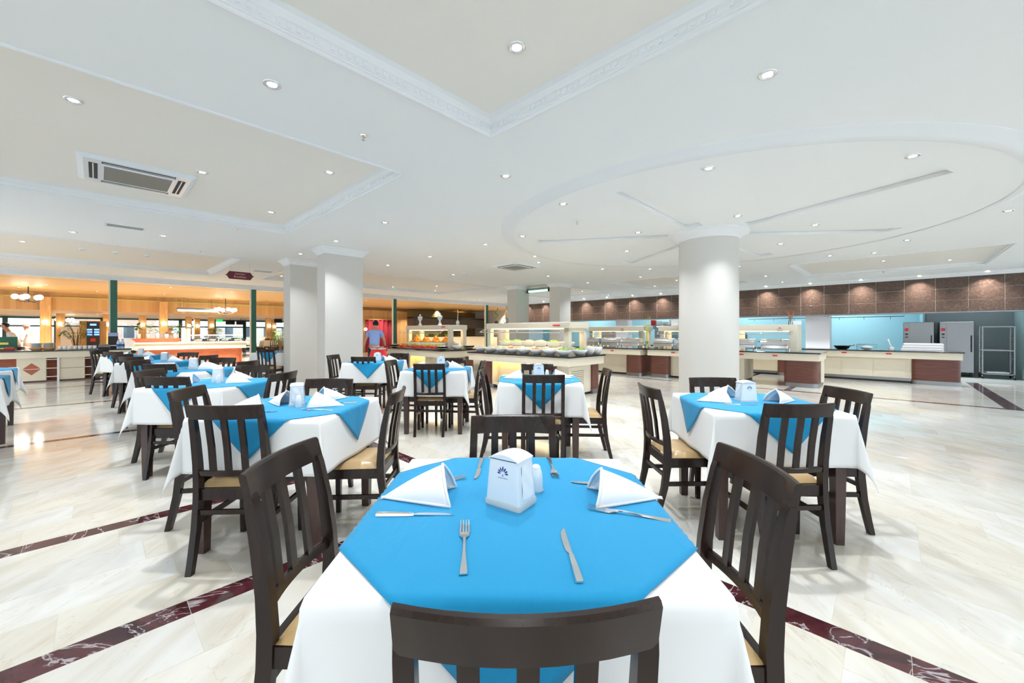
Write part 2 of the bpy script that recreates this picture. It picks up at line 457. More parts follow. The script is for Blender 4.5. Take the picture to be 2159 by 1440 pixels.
p_ = -8.0
while p_ < 20:                                    # the pine-ceiled hall beyond
    q_ = 16.0
    while q_ < 34:
        rest.bbox(p_+.001, p_+.799, q_+.001, q_+.799, -0.012, 0.0, 0.0015)
        q_ += 0.8
    p_ += 0.8
ro = obj('floor_tiles', rest, M['marble'], floor); ro['kind'] = 'stuff'
# grey tiled kitchen floor
kf = MB()
for i in range(12):
    for j in range(34):
        kf.bbox(14.9+i*.6+.002, 15.5+i*.6-.002, -4.0+j*.6+.002, -3.4+j*.6-.002, -0.012, 0.0, 0.002)
ko = obj('kitchen_floor_tiles', kf, mat('grey_floor_tile', (0.27,0.29,0.28), 0.35), floor); ko['kind'] = 'stuff'

# ================================================================ CEILING
CZ = 2.85
TRAYS = [  # p0 p1 q0 q1 panel-height
    (-4.3, 2.21, -4.2, 2.35, 2.945),
    (-4.3, 2.12, 3.57, 7.05, 2.945),
    (-4.3, 2.17, 10.25, 13.75, 2.945),
    (3.40, 9.92, 10.25, 13.75, 2.945),
    (11.40, 14.5, -1.62, 1.75, 2.92),
    (11.40, 14.5, 3.3, 6.6, 2.92),
    (11.40, 14.5, 8.2, 11.6, 2.92),
]
ps = sorted(set([-6, 16.4] + [t[0] for t in TRAYS] + [t[1] for t in TRAYS]))
qs = sorted(set([-6, 16.0] + [t[2] for t in TRAYS] + [t[3] for t in TRAYS]))
cb = MB()
for i in range(len(ps)-1):
    for j in range(len(qs)-1):
        pc, qc = (ps[i]+ps[i+1])/2, (qs[j]+qs[j+1])/2
        if any(t[0] < pc < t[1] and t[2] < qc < t[3] for t in TRAYS): continue
        cb.box(ps[i], ps[i+1], qs[j], qs[j+1], CZ, CZ+0.02)
ceiling = struct('ceiling', cb, M['ceil'], rz=TH)
for t in TRAYS:
    obj('tray_panel', MB().box(t[0], t[1], t[2], t[3], t[4], t[4]+0.02), M['tray'], ceiling)
    sd = MB()
    for (a, b, c, d) in ((t[0]-.02,t[0],t[2],t[3]),(t[1],t[1]+.02,t[2],t[3]),(t[0],t[1],t[2]-.02,t[2]),(t[0],t[1],t[3],t[3]+.02)):
        sd.box(a, b, c, d, CZ+0.02, t[4]+0.02)
    obj('tray_side', sd, M['ceil'], ceiling)
# cornices: a moulded profile run round the inside of each tray (d inward, z)
PROF = [(-.022,0.0),(-.022,-.012),(-.010,-.016),(0.0,-.010),(.004,0.0),(.014,.002),(.014,.010),(.030,.016),(.030,.050),(.040,.056),(.048,.066),(.066,.084),(.092,.093),(.10,.095),(.0,.1),(-.004,.03)]
dent_me = MB().box(-.011, .011, -.006, .006, 0, .026).mesh('dentil', M['plaster'])
def cornice(t, k, dentils):
    sc = (t[4]-CZ)/0.095
    mb = MB(); n = len(PROF)
    corners = [(t[0],t[2],1,1),(t[1],t[2],-1,1),(t[1],t[3],-1,-1),(t[0],t[3],1,-1)]
    vs_ = []
    for (p, q, sp, sq) in corners:
        for (d, z) in PROF: vs_.append((p+sp*d, q+sq*d, CZ+z*sc))
    fs = []
    for c in range(4):
        e = (c+1) % 4
        for i in range(n):
            j = (i+1) % n
            fs.append((c*n+i, c*n+j, e*n+j, e*n+i))
    mb.add(vs_, fs)
    o = struct('trim_%d' % k, mb, M['plaster'], rz=TH)
    for (side, a, b) in dentils:
        x = a; i = 0
        while x < b:
            if side == 'p1': loc, rz_ = (t[1]-.030, x, CZ+.020), R(90)
            elif side == 'q1': loc, rz_ = (x, t[3]-.030, CZ+.020), 0
            obj('dentil', dent_me, parent=o, loc=loc, rz=rz_)
            i += 1; x += 0.048 if i % 5 else 0.085
    return o
cornice(TRAYS[0], 1, [('p1', 0.1, 2.3), ('q1', 0.1, 2.15)])
cornice(TRAYS[1], 2, [('p1', 3.7, 6.95)])
for i, t in enumerate(TRAYS[2:]): cornice(t, 3+i, [])

# round dropped rosette about the round column, cut by six straight grooves
RC = (6.72, 2.10)
cu = bpy.data.curves.new('rosette', 'CURVE'); cu.dimensions = '2D'; cu.fill_mode = 'BOTH'; cu.extrude = 0.022
def spl(pts):
    s = cu.splines.new('POLY'); s.points.add(len(pts)-1)
    for q_, (x, y) in zip(s.points, pts): q_.co = (x, y, 0, 1)
    s.use_cyclic_u = True
spl([(3.14*math.cos(2*math.pi*i/128), 3.14*math.sin(2*math.pi*i/128)) for i in range(128)])
GA = [math.atan2(a[1]-RC[1], a[0]-RC[0]) for a in ((3.61,2.08),(5.45,-0.81),(8.82,-0.60),(10.2,1.75),(5.0,4.75),(8.6,4.75))]
for a in GA:
    c, s_ = math.cos(a), math.sin(a)
    spl([(c*r_ - s_*w, s_*r_ + c*w) for r_, w in ((0.62,-.12),(2.72,-.14),(2.72,.14),(0.62,.12))])
tmp = bpy.data.objects.new('rosette_curve', cu); COL.objects.link(tmp)
dg = bpy.context.evaluated_depsgraph_get()
me = bpy.data.meshes.new_from_object(tmp.evaluated_get(dg)); me.materials.clear(); me.materials.append(M['ceil'])
bpy.data.objects.remove(tmp)
ros = obj('ceiling_rosette', me, parent=ceiling, loc=(RC[0], RC[1], CZ-0.024))
ring = MB().lathe([(3.10,-.05),(3.15,-.058),(3.17,-.050),(3.19,-.048),(3.20,-.036),(3.23,-.030),(3.25,-.014),(3.29,-.010),(3.30,0.0),(3.10,0.0)], 128, (0,0,0), cap=False)
struct('trim_10', ring, M['plaster'], loc=W(RC[0], RC[1], CZ), rz=TH, smooth=50)

# hall edge fascia towards the pine hall, cornice profile
fa = MB()
for (q0_, q1_, z0, z1) in ((15.80,16.10,2.79,2.85),(15.88,16.12,2.75,2.79),(15.94,16.14,2.70,2.75)):
    fa.box(-6, 16.3, q0_, q1_, z0, z1)
struct('trim_11', fa, M['plaster'], rz=TH)

# ================================================================ PILLARS
def pillar(n, p0, q0, w, d):
    """square pillar with a moulded capital and a low plinth"""
    b = MB().box(p0, p0+w, q0, q0+d, 0, CZ)
    o = struct('pillar', b, M['pillar'], rz=TH)
    cp = MB(); prof = [(0,.125),(.012,.12),(.016,.095),(.030,.085),(.045,.055),(.075,.03),(.08,.018),(.095,.012),(.095,0.0)]
    vs_, fs = [], []
    for (dx, dz) in prof:
        vs_ += [(p0-dx,q0-dx,CZ-dz),(p0+w+dx,q0-dx,CZ-dz),(p0+w+dx,q0+d+dx,CZ-dz),(p0-dx,q0+d+dx,CZ-dz)]
    for k in range(len(prof)-1):
        for i in range(4):
            j = (i+1) % 4; fs.append((k*4+i, k*4+j, k*4+4+j, k*4+4+i))
    cp.add(vs_, fs)
    obj('capital', cp, M['plaster'], o)
    obj('plinth', MB().box(p0-.012, p0+w+.012, q0-.012, q0+d+.012, 0, .07), M['grey_trim'], o)
    return o
pillar(1, 2.93, 7.62, 0.73, 0.38)
pillar(2, 2.90, 9.46, 0.73, 0.44)
pillar(3, 9.94, 9.30, 0.66, 0.42)
pillar(4, 10.35, 7.75, 0.60, 0.42)
rc = MB().lathe([(0.43,0),(0.43,CZ-.15)], 48)
col = struct('pillar', rc, M['pillar'], loc=W(RC[0], RC[1]), smooth=40)
obj('capital', MB().lathe([(0.43,CZ-.17),(0.445,CZ-.165),(0.45,CZ-.145),(0.47,CZ-.135),(0.50,CZ-.10),(0.56,CZ-.075),(0.575,CZ-.07),(0.575,CZ-.045)], 48), M['plaster'], col, smooth=40)
obj('plinth', MB().lathe([(0.44,0),(0.44,.06),(0.43,.065)], 48), M['grey_trim'], col, smooth=40)

# ================================================================ KITCHEN SIDE
PW = 16.2
BB, BT = 1.81, 2.76          # bulkhead bottom and top
wall_r = struct('wall_right', MB().box(PW+.02, PW+.22, -4.0, 16.0, BB, CZ), M['tile_joint'], rz=TH)
tw, th_ = 0.615, (BT-BB)/3
bt_me = MB().bbox(-tw/2+.0045, tw/2-.0045, -th_/2+.0045, th_/2-.0045, 0, .006, .002)
bt_me.xf(Matrix.Rotation(R(-90), 4, 'Y') @ Matrix.Rotation(R(90), 4, 'Z'))
bt_me = bt_me.mesh('wall_tile', M['bronze'])
q = -2.14 - 2*tw + tw/2
while q < 16.0:
    for r_ in range(3):
        obj('wall_tile', bt_me, parent=wall_r, loc=(PW+.02, q, BB + (r_+.5)*th_))
    q += tw
struct('trim_12', MB().box(PW-.01, PW+.24, -4.0, 16.0, BB-.035, BB), M['brushed'], rz=TH)
wc = MB()
for (p0_, z0, z1) in ((PW-.17,CZ-.03,CZ),(PW-.12,CZ-.06,CZ-.03),(PW-.05,CZ-.095,CZ-.06)):
    wc.box(p0_, PW+.05, -4.0, 16.0, z0, z1)
struct('trim_13', wc, M['plaster'], rz=TH)
struct('wall_kitchen_back', MB().box(19.6, 19.8, -0.75, 16, 0, 2.9), M['kblue'], rz=TH)
struct('wall_kitchen_end', MB().box(17.55, 17.7, -3.2, -0.75, 0, 2.9), M['kgrey'], rz=TH)
struct('wall_kitchen_partition', MB().box(17.55, 19.8, -0.80, -0.72, 0, 2.9), M['kblue'], rz=TH)
struct('wall_kitchen_side', MB().box(15.9, 17.7, -2.60, -2.48, 0, 1.8), mat('teal_wall', (0.38,0.55,0.58), 0.4), rz=TH)
struct('ceiling_kitchen', MB().box(PW+.1, 20, -4, 16.2, 2.9, 2.95), M['ceil'], rz=TH)
kp = struct('pillar', MB().box(16.35, 16.95, 1.42, 2.05, 0, 2.9), M['lilac'], rz=TH)
struct('pillar', MB().box(16.6, 17.0, 8.6, 9.2, 0, 2.9), M['lilac'], rz=TH)
struct('wall_far', MB().box(16.4, 20, 16.0, 16.2, 0, 2.9), M['ceil'], rz=TH)

# ================================================================ PINE HALL BEYOND THE GREEN POSTS
WH = 2.78
struct('ceiling_pine', MB().box(-9, 22, 16.14, 23.5, WH, WH+.03), M['pine'], rz=TH)
struct('wall_fascia', MB().box(-9, 22, 23.5, 23.56, 2.10, WH), M['pine_v'], rz=TH)
struct('trim_14', MB().box(-9, 22, 23.43, 23.5, 2.58, 2.63), mat('olive_rail', (0.50,0.45,0.12), 0.5), rz=TH)
struct('ceiling_pine_low', MB().box(-9, 22, 23.56, 34, 2.10, 2.13), M['pine'], rz=TH)
struct('ceiling_roof', MB().box(-9, 22, 16.1, 34.3, 2.95, 3.0), M['ceil'], rz=TH)
# right part of the pine hall closes with a kitchen wall and curtained wall
struct('wall_curtain', MB().box(9.0, 14.2, 23.2, 23.4, 0, 2.6), M['pine_v'], rz=TH)
struct('wall_show_kitchen', MB().box(14.2, 21, 23.0, 23.2, 0, 2.7), mat('olive_boards', (0.26,0.19,0.075), 0.5), rz=TH)
struct('wall_pine_right', MB().box(20.0, 20.2, 16, 23.5, 0, 2.78), mat('grey_plaster', (0.6,0.58,0.56), 0.6), rz=TH)
# glazed far wall: dark green frames, one pane each
gz = MB()
wn = 0
frame_m = mat('green_frame', (0.03,0.10,0.10), 0.5)
p = -8.8
while p < 10:
    wn += 1
    f = MB()
    f.box(p, p+.09, 34, 34.1, 0, 2.1); f.box(p+1.71, p+1.80, 34, 34.1, 0, 2.1)
    f.box(p, p+1.8, 34, 34.1, 2.0, 2.1); f.box(p, p+1.8, 34, 34.1, 0, .12); f.box(p, p+1.8, 34, 34.1, 1.55, 1.63)
    w_ = struct('window_%d' % wn, f, frame_m, rz=TH)
    obj('pane', MB().box(p+.09, p+1.71, 34.04, 34.05, .12, 2.0), M['glass'], w_)
    p += 1.8
# outside: terrace ground and the pale neighbouring houses, far beyond the glass
struct('ground', MB().box(-60, 60, 34.2, 120, -.12, -.08), mat('terrace', (0.6,0.56,0.5), 0.8), rz=TH)
for i, (p0, p1, q0, h, c) in enumerate(((-20,-9.5,50,3.2,(0.85,0.7,0.6)), (-3,4,52,3.4,(0.85,0.62,0.5)), (9,20,54,3.6,(0.86,0.76,0.68)))):
    hb = thing('house', ['tall salmon house beyond the glazed wall at far left', 'orange brick house beyond the glazed wall, middle one', 'pale sandstone house beyond the glazed wall at the right'][i], 'building', W((p0+p1)/2, q0), TH)
    w2 = (p1-p0)/2
    obj('wall', MB().box(-w2, w2, 0, 6, -.1, h), mat('render_%d' % i, c, 0.8), hb)
    obj('roof', MB().prism([(-w2-.3,-.4),(w2+.3,-.4),(w2+.3,6.4),(-w2-.3,6.4)], h, h+.25), M['lilac'], hb)
    x = -w2 + .8
    while x < w2 - 1.2:
        for z in (0.6, 2.6):
            f = obj('window', MB().box(x, x+.9, -.05, .05, z, z+1.3), M['plaster'], hb)
            obj('pane', MB().box(x+.08, x+.82, -.07, -.05, z+.08, z+1.22), mat('dark_pane', (0.12,0.16,0.2), 0.1) if i == 0 and x < -w2+1 and z < 1 else bpy.data.materials['dark_pane'], f)
        x += 1.9

# ================================================================ CHAIRS
def make_chair():
    t = thing('dining_chair', 'x', 'chair')
    wd = M['wood_chair']
    def stile(s):
        path = [(-.278,0,.015,.178),(-.255,.09,.017,.180),(-.224,.22,.020,.184),(-.206,.36,.022,.186),(-.203,.45,.022,.187),(-.209,.55,.020,.187),(-.226,.68,.018,.186),(-.247,.79,.014,.184),(-.251,.815,.009,.184)]
        secs = []
        for (y, z, hd, x) in path:
            hw = .016
            secs.append([(s*x-hw,y-hd,z),(s*x+hw,y-hd,z),(s*x+hw,y+hd,z),(s*x-hw,y+hd,z)])
        return MB().sweep(secs)
    def bow(x, k=.030): return -k*(1-(x/.2)**2)
    def curved_rail(z0, z1, y0, y1, hw, th, n=10, k=.030):
        secs = []
        for i in range(n+1):
            x = -hw + 2*hw*i/n; b = bow(x, k); r = .006
            secs.append([(x,y0+b-th/2,z0+r),(x,y0+b+th/2,z0+r),(x,y1+b+th/2,z1-r),(x,y1+b+th/2-r,z1),(x,y1+b-th/2+r,z1),(x,y1+b-th/2,z1-r)])
        return MB().sweep(secs)
    for s in (-1, 1): obj('leg', stile(s), wd, t, smooth=30)
    for s in (-1, 1):
        secs = [[(s*.186-h,.180-h,z),(s*.186+h,.180-h,z),(s*.186+h,.180+h,z),(s*.186-h,.180+h,z)] for z, h in ((0,.014),(.2,.0165),(.415,.019))]
        obj('leg', MB().sweep(secs), wd, t)
    obj('top_rail', curved_rail(.792, .873, -.247, -.265, .199, .022), wd, t, smooth=30)
    obj('lower_rail', curved_rail(.486, .522, -.204, -.208, .172, .020), wd, t, smooth=30)
    for x in (-.087, 0, .087):
        b = bow(x); hw = .0165
        secs = [[(x-hw,y+b-.007,z),(x+hw,y+b-.007,z),(x+hw,y+b+.007,z),(x-hw,y+b+.007,z)] for y, z in ((-.206,.512),(-.221,.65),(-.248,.80))]
        obj('slat', MB().sweep(secs), wd, t)
    fr = MB().box(-.17,.17,-.212,-.190,.358,.415).box(-.17,.17,.168,.192,.358,.415).box(-.197,-.172,-.19,.18,.358,.415).box(.172,.197,-.19,.18,.358,.415)
    obj('seat_frame', fr, wd, t)
    def seat_pt(u, v):
        # rounded cushion, a little wider at the front
        x = 2*u-1; y = 2*v-1
        e = max(abs(x), abs(y))
        z = .417 + .042*(1-e**6)**.5 if e < 1 else .417
        return (x*(.190+.012*v), -.186+.39*v, z)
    obj('seat', MB().grid(seat_pt, 16, 16), M['leather'], t, smooth=80)
    for s in (-1, 1): obj('stretcher', MB().box(s*.185-.009, s*.185+.009, -.215, .175, .232, .258), wd, t)
    obj('stretcher', MB().box(-.17, .17, -.226, -.210, .285, .310), wd, t)
    return t

chair0 = make_chair(); chair0.scale = (.945, 1, 1)
chairs_used = [0]
def chair(backtop, face_deg, label, group='dining chairs'):
    """backtop = plan point under the middle of the top rail, face_deg = direction the sitter looks (0 = away from camera, 90 = left)"""
    a = R(face_deg)
    loc = (backtop[0] - math.sin(a)*.275, backtop[1] + math.cos(a)*.275, 0)
    if not chairs_used[0]:
        chairs_used[0] = 1
        chair0.location = loc; chair0.rotation_euler = (0,0,a); chair0['label'] = label; chair0['group'] = group
        return chair0
    return dup(chair0, loc, a, label, group)

CH = 'dark slat-back chair '
chair((.022,.545), 2, CH+'nearest the camera, its back rail at the bottom of the picture')
chair((-.72,1.235), -91, CH+'at left of the front table, tan seat beside the white cloth')
chair((.722,1.17), 90, CH+'at right of the front table, near the dark floor strip')
chair((.005,1.79), 180, CH+'at the far side of the front table, behind the napkin holder')
chair((.95,2.79), -88, CH+'at left of the right-hand table beside the round column')
chair((1.655,3.28), 178, CH+'at the far side of the right-hand table, before the round column')
chair((1.525,2.09), 2, CH+'with its back to us at the right-hand table')
chair((2.225,2.62), 88, CH+'at right of the right-hand table, on the open marble floor')
chair((.28,3.50), 0, CH+'with its back to us at the middle table')
chair((.30,4.70), 180, CH+'beyond the middle table, against the salad buffet')
chair((-.30,3.95), -92, CH+'at left of the middle table, seen edge-on')
chair((.975,4.02), 87, CH+'at right of the middle table, seen edge-on')
chair((-.99,4.72), 0, CH+'with its back to us at the second table left of the middle')
chair((-.85,5.74), 182, CH+'beyond the second table left of the middle, before the buffet')
chair((-1.63,5.28), -95, CH+'between the table by the pillar and the next one to its right')
chair((-.37,5.15), 86, CH+'at right of the second table left of the middle')
chair((-2.28,6.06), 0, CH+'with its back to us at the table beside the white pillar')
chair((-2.97,6.55), -94, CH+'against the white pillar, at left of the table there')
chair((-2.03,7.08), 180, CH+'beyond the table beside the pillar, near the red cloth')
chair((-1.487,2.045), 3, CH+'with its back to us at the nearest table of the left row')
chair((-2.19,2.66), -80, CH+'at left of the nearest table of the left row')
chair((-.74,2.60), 93, CH+'at right of the nearest table of the left row, tan seat showing')
chair((-1.47,3.20), 180, CH+'at the far side of the nearest table of the left row')
chair((-2.93,3.35), 0, CH+'with its back to us at the second table of the left row')
chair((-3.63,3.95), -83, CH+'at left of the second table of the left row')
chair((-2.14,3.73), 84, CH+'at right of the second table of the left row, before the pillar')
chair((-2.91,4.46), 180, CH+'at the far side of the second table of the left row')
chair((-4.17,4.67), 0, CH+'with its back to us at the third table of the left row')
chair((-5.02,5.30), -85, CH+'at left of the third table of the left row')
chair((-4.26,5.85), 180, CH+'at the far side of the third table of the left row')
chair((-3.45,5.20), 86, CH+'at right of the third table of the left row')
chair((-5.85,6.07), 0, CH+'with its back to us at the fourth table of the left row')
chair((-6.60,6.70), -86, CH+'at left of the fourth table of the left row')
chair((-4.96,6.50), 88, CH+'at right of the fourth table of the left row')
chair((-6.00,7.35), 180, CH+'at the far side of the fourth table of the left row')
chair((-7.72,7.65), 0, CH+'with its back to us at the last table of the left row')
chair((-8.45,8.10), -88, CH+'at left of the last table of the left row')
chair((-5.47,8.77), 0, CH+'with its back to us at the table behind the far square pillar')

# ================================================================ TABLES WITH CLOTHS
TZ = 0.767
TS = 0.385       # half side
def make_table():
    t = thing('dining_table', 'x', 'table')
    obj('tabletop', MB().bbox(-TS+.004, TS-.004, -TS+.004, TS-.004, TZ-.03, TZ, .004), M['wood_leg'], t)
    ap = MB()
    i = TS-.055
    ap.box(-i, i, -i-.01, -i+.01, TZ-.10, TZ-.03).box(-i, i, i-.01, i+.01, TZ-.10, TZ-.03).box(-i-.01, -i+.01, -i, i, TZ-.10, TZ-.03).box(i-.01, i+.01, -i, i, TZ-.10, TZ-.03)
    obj('apron', ap, M['wood_leg'], t)
    for sx in (-1, 1):
        for sy in (-1, 1):
            secs = [[(sx*i-h,sy*i-h,z),(sx*i+h,sy*i-h,z),(sx*i+h,sy*i+h,z),(sx*i-h,sy*i+h,z)] for z, h in ((0,.024),(TZ-.1,.033),(TZ-.03,.033))]
            obj('leg', MB().sweep(secs), M['wood_leg'], t)
    return t
table0 = make_table()

def drape(half, seed, tops, flare, rot=0.0, n=56, wav=.006, r0=.008, kcorner=.42):
    """a square cloth of half-side `half`, turned by rot on the table, falling over the edges"""
    rnd = random.Random(seed)
    ph = [rnd.uniform(0, 6.28) for _ in range(8)]
    am = [rnd.uniform(.6, 1.3) for _ in range(8)]
    S = TS + .003
    cr, sr = math.cos(rot), math.sin(rot)
    mb = MB()
    # snap grid lines onto the table edge so the fold is crisp where the cloth is square on the table
    def coords():
        if rot: return [-half + 2*half*i/n for i in range(n+1)]
        inner = [-S + 2*S*i/28 for i in range(29)]
        k = 14
        outer = [S + (half-S)*(i/k) for i in range(1, k+1)]
        return [-v for v in reversed(outer)] + inner + outer
    cs = coords(); N = len(cs)-1
    vs_ = []
    for b_ in cs:
        for a_ in cs:
            u, v = a_*cr - b_*sr, a_*sr + b_*cr
            du, dv = max(0, abs(u)-S), max(0, abs(v)-S)
            su, sv = (1 if u > 0 else -1), (1 if v > 0 else -1)
            r = math.hypot(du, dv)
            if r < 1e-6:
                z = tops + .0012*math.sin(9*u+ph[0])*math.sin(7*v+ph[1])
                vs_.append((u, v, z)); continue
            if du and dv:
                f = math.atan2(dv, du)
                o = r*kcorner*math.sin(2*f)
                ox, oy = o*math.cos(f), o*math.sin(f)
                x, y = su*(S+ox), sv*(S+oy); drop = math.sqrt(max(1e-9, r*r-o*o))
                base_fl = flare
                x += su*base_fl*drop*math.cos(f); y += sv*base_fl*drop*math.sin(f)
            elif du:
                wave = wav*(drop_ := du)/.3*(math.sin(v*13*am[0]+ph[2]+su)+.6*math.sin(v*27*am[1]+ph[3]))
                o = flare*du + wave + r0*min(1, du/.02)
                x, y = su*(S+o), v; drop = du
            else:
                wave = wav*dv/.3*(math.sin(u*13*am[2]+ph[4]+sv)+.6*math.sin(u*27*am[3]+ph[5]))
                o = flare*dv + wave + r0*min(1, dv/.02)
                x, y = u, sv*(S+o); drop = dv
            vs_.append((x, y, tops - drop + .002*min(1, drop/.02)*0))
    fs = [(j*(N+1)+i, j*(N+1)+i+1, (j+1)*(N+1)+i+1, (j+1)*(N+1)+i) for j in range(N) for i in range(N)]
    mb.add(vs_, fs)
    return mb

def overlay(d, seed, tops, flare=.085, wav=.003):
    """blue square laid cornerwise: |x|+|y| <= d, its four points hang over the table edges"""
    rnd = random.Random(seed); ph = [rnd.uniform(0, 6.28) for _ in range(6)]
    S = TS + .009
    off = (rnd.uniform(-.008,.008), rnd.uniform(-.008,.008), R(rnd.uniform(-2.5,2.5)))
    lv = [0.0]
    # lines of the (u,v) diamond grid: use square grid clipped to diamond via mapping of unit square
    mb = MB(); n = 44
    h = d/math.sqrt(2)
    vs_ = []
    for j in range(n+1):
        for i in range(n+1):
            a, b = -h+2*h*i/n, -h+2*h*j/n
            u, v = (a-b)/math.sqrt(2), (a+b)/math.sqrt(2)
            c, s = math.cos(off[2]), math.sin(off[2])
            u, v = u*c - v*s + off[0], u*s + v*c + off[1]
            du, dv = max(0, abs(u)-S), max(0, abs(v)-S)
            su, sv = (1 if u > 0 else -1), (1 if v > 0 else -1)
            cre = .0022*max(0, math.sin(6*u+11*v+ph[0]))**6 + .0018*max(0, math.sin(9*v-7*u+ph[1]))**8
            if not du and not dv: vs_.append((u, v, tops + cre)); continue
            g = max(du, dv)
            rr = .012
            if g < rr*1.57:                      # round the edge
                an = g/rr; ox, dz = rr*math.sin(an)-0, rr*(1-math.cos(an))
                ox = ox*.6
            else:
                ox, dz = rr*.6, rr + (g - rr*1.57)
            o = ox + flare*max(0, g-.02) + wav*(g/.2)*math.sin((v if du > dv else u)*24+ph[2])
            if du >= dv: vs_.append((su*(S+o), v, tops-dz))
            else: vs_.append((u, sv*(S+o), tops-dz))
    fs = [(j*(n+1)+i, j*(n+1)+i+1, (j+1)*(n+1)+i+1, (j+1)*(n+1)+i) for j in range(n) for i in range(n)]
    return mb.add(vs_, fs)
def add_thickness(o, t):
    md = o.modifiers.new('thickness', 'SOLIDIFY'); md.thickness = t; md.offset = 1.0

tc_meshes, ov_meshes = [], []
for k in range(3):
    m_ = drape(.69, 11+k, TZ+.003, .02, kcorner=.21).mesh('tablecloth', M['white_cloth'], True); tc_meshes.append(m_)
    m_ = overlay(.625, 31+k, TZ+.0065).mesh('table_overlay', M['blue_cloth'], True); ov_meshes.append(m_)
CLOTH_TOP = TZ + .0075

# ---------------------------------------------------------------- things on the tables
def fork_mesh():
    mb = MB()
    pr = [(-.105,.0085,.0012),(-.085,.0078,.0014),(-.055,.0052,.0026),(-.02,.0033,.0042),(.01,.0028,.0058),(.027,.0040,.0052),(.037,.0085,.0030),(.045,.0118,.0016),(.056,.0122,.0014)]
    secs = [[(-w,y,z),(w,y,z),(w*.85,y,z+.0022),(-w*.85,y,z+.0022)] for y, w, z in pr]
    mb.sweep(secs)
    for k in range(4):
        x = -.0098 + k*.00653
        secs = [[(x-w,y,z),(x+w,y,z),(x+w,y,z+.0018),(x-w,y,z+.0018)] for y, w, z in ((.055,.0021,.0014),(.075,.0019,.0026),(.092,.0015,.0055),(.104,.0009,.0085))]
        mb.sweep(secs)
    return mb.mesh('fork', M['steel'])
def knife_mesh():
    mb = MB()
    secs = [[(-w,y,.0004),(w,y,.0004),(w*.8,y,h),(-w*.8,y,h)] for y, w, h in ((-.105,.0070,.004),(-.103,.0085,.0062),(-.06,.0076,.0066),(-.02,.0060,.0056),(-.006,.0042,.0042))]
    mb.sweep(secs)
    bl = [(-.006,-.0038,.0038),(.004,-.0085,.0040),(.030,-.0098,.0042),(.060,-.0094,.0044),(.080,-.0068,.0046),(.094,-.0015,.0046),(.098,.0025,.0042)]
    secs = [[(a,y,.0020),(b,y,.0012),(b,y,.0034),(a,y,.0026)] for y, a, b in bl]
    mb.sweep(secs)
    return mb.mesh('table_knife', M['steel'])
FORK, KNIFE = fork_mesh(), knife_mesh()
auto_smooth(FORK, 50); auto_smooth(KNIFE, 40)
def cutlery(me, name, tip, tail, label, z=CLOTH_TOP):
    mid = ((tip[0]+tail[0])/2, (tip[1]+tail[1])/2, z+.0012)
    a = math.atan2(tip[1]-tail[1], tip[0]-tail[0]) - R(90)
    return tag(obj(name, me, loc=mid, rz=a), label, 'fork' if name == 'fork' else 'knife', 'cutlery on the tables')

def napkin_mesh(seed, flop=0.0):
    """pyramid fold: tail at +y, two wings opening towards -y, ridge from peak down to the tail"""
    rnd = random.Random(seed)
    mb = MB()
    tail = Vector((rnd.uniform(-.01,.01), .125, .002)); peak = Vector((rnd.uniform(-.008,.008), -.045, .092+rnd.uniform(-.006,.006)))
    for s in (-1, 1):
        foot = Vector((s*(.072+rnd.uniform(-.006,.006)), -.078+rnd.uniform(-.012,.012), .002))
        def fn(u, v, s=s, foot=foot):
            base = tail.lerp(foot, u); top = tail.lerp(peak, u)
            p = base.lerp(top, v)
            bulge = math.sin(math.pi*min(1,v*1.1))*.016*u
            p.x += s*bulge
            p.z += .006*math.sin(math.pi*u)*v - .004*math.sin(5*u+seed)*v*(1-v)
            if v > .86: p.x *= 1; p.z -= (v-.86)**2*.18*u
            p.z = max(p.z, .0015)
            return tuple(p)
        mb.grid(fn, 14, 10)
        # inner folded layer set back from the front edge
        def fi(u, v, s=s, foot=foot):
            p = Vector(fn(u*.93, v*.97))
            p.x -= s*.006; return (p.x, p.y+.002, max(.001, p.z-.003))
        mb.grid(fi, 8, 6)
        # rolled hem along the opening and the foot
        mb.tube([tuple(foot.lerp(peak, k/8) + Vector((s*.016*math.sin(math.pi*k/8), 0, 0))) for k in range(9)], [.0024]*8+[.0018], 6)
        mb.tube([tuple(tail.lerp(foot, k/6) + Vector((0,0,.0025))) for k in range(7)], [.0015,.002,.0022,.0024,.0026,.003,.003], 6)
    me = mb.mesh('napkin', M['napkin'], True)
    return me
NAPK = [napkin_mesh(k) for k in (1, 2, 3, 4)]
def napkin(k, x, y, rz, label, sc=1.0):
    o = obj('napkin', NAPK[k % 4], loc=(x, y, CLOTH_TOP+.001), rz=rz)
    add_thickness(o, .002)
    o.scale = (sc, sc, sc)
    return tag(o, label, 'napkin', 'folded napkins on the tables')

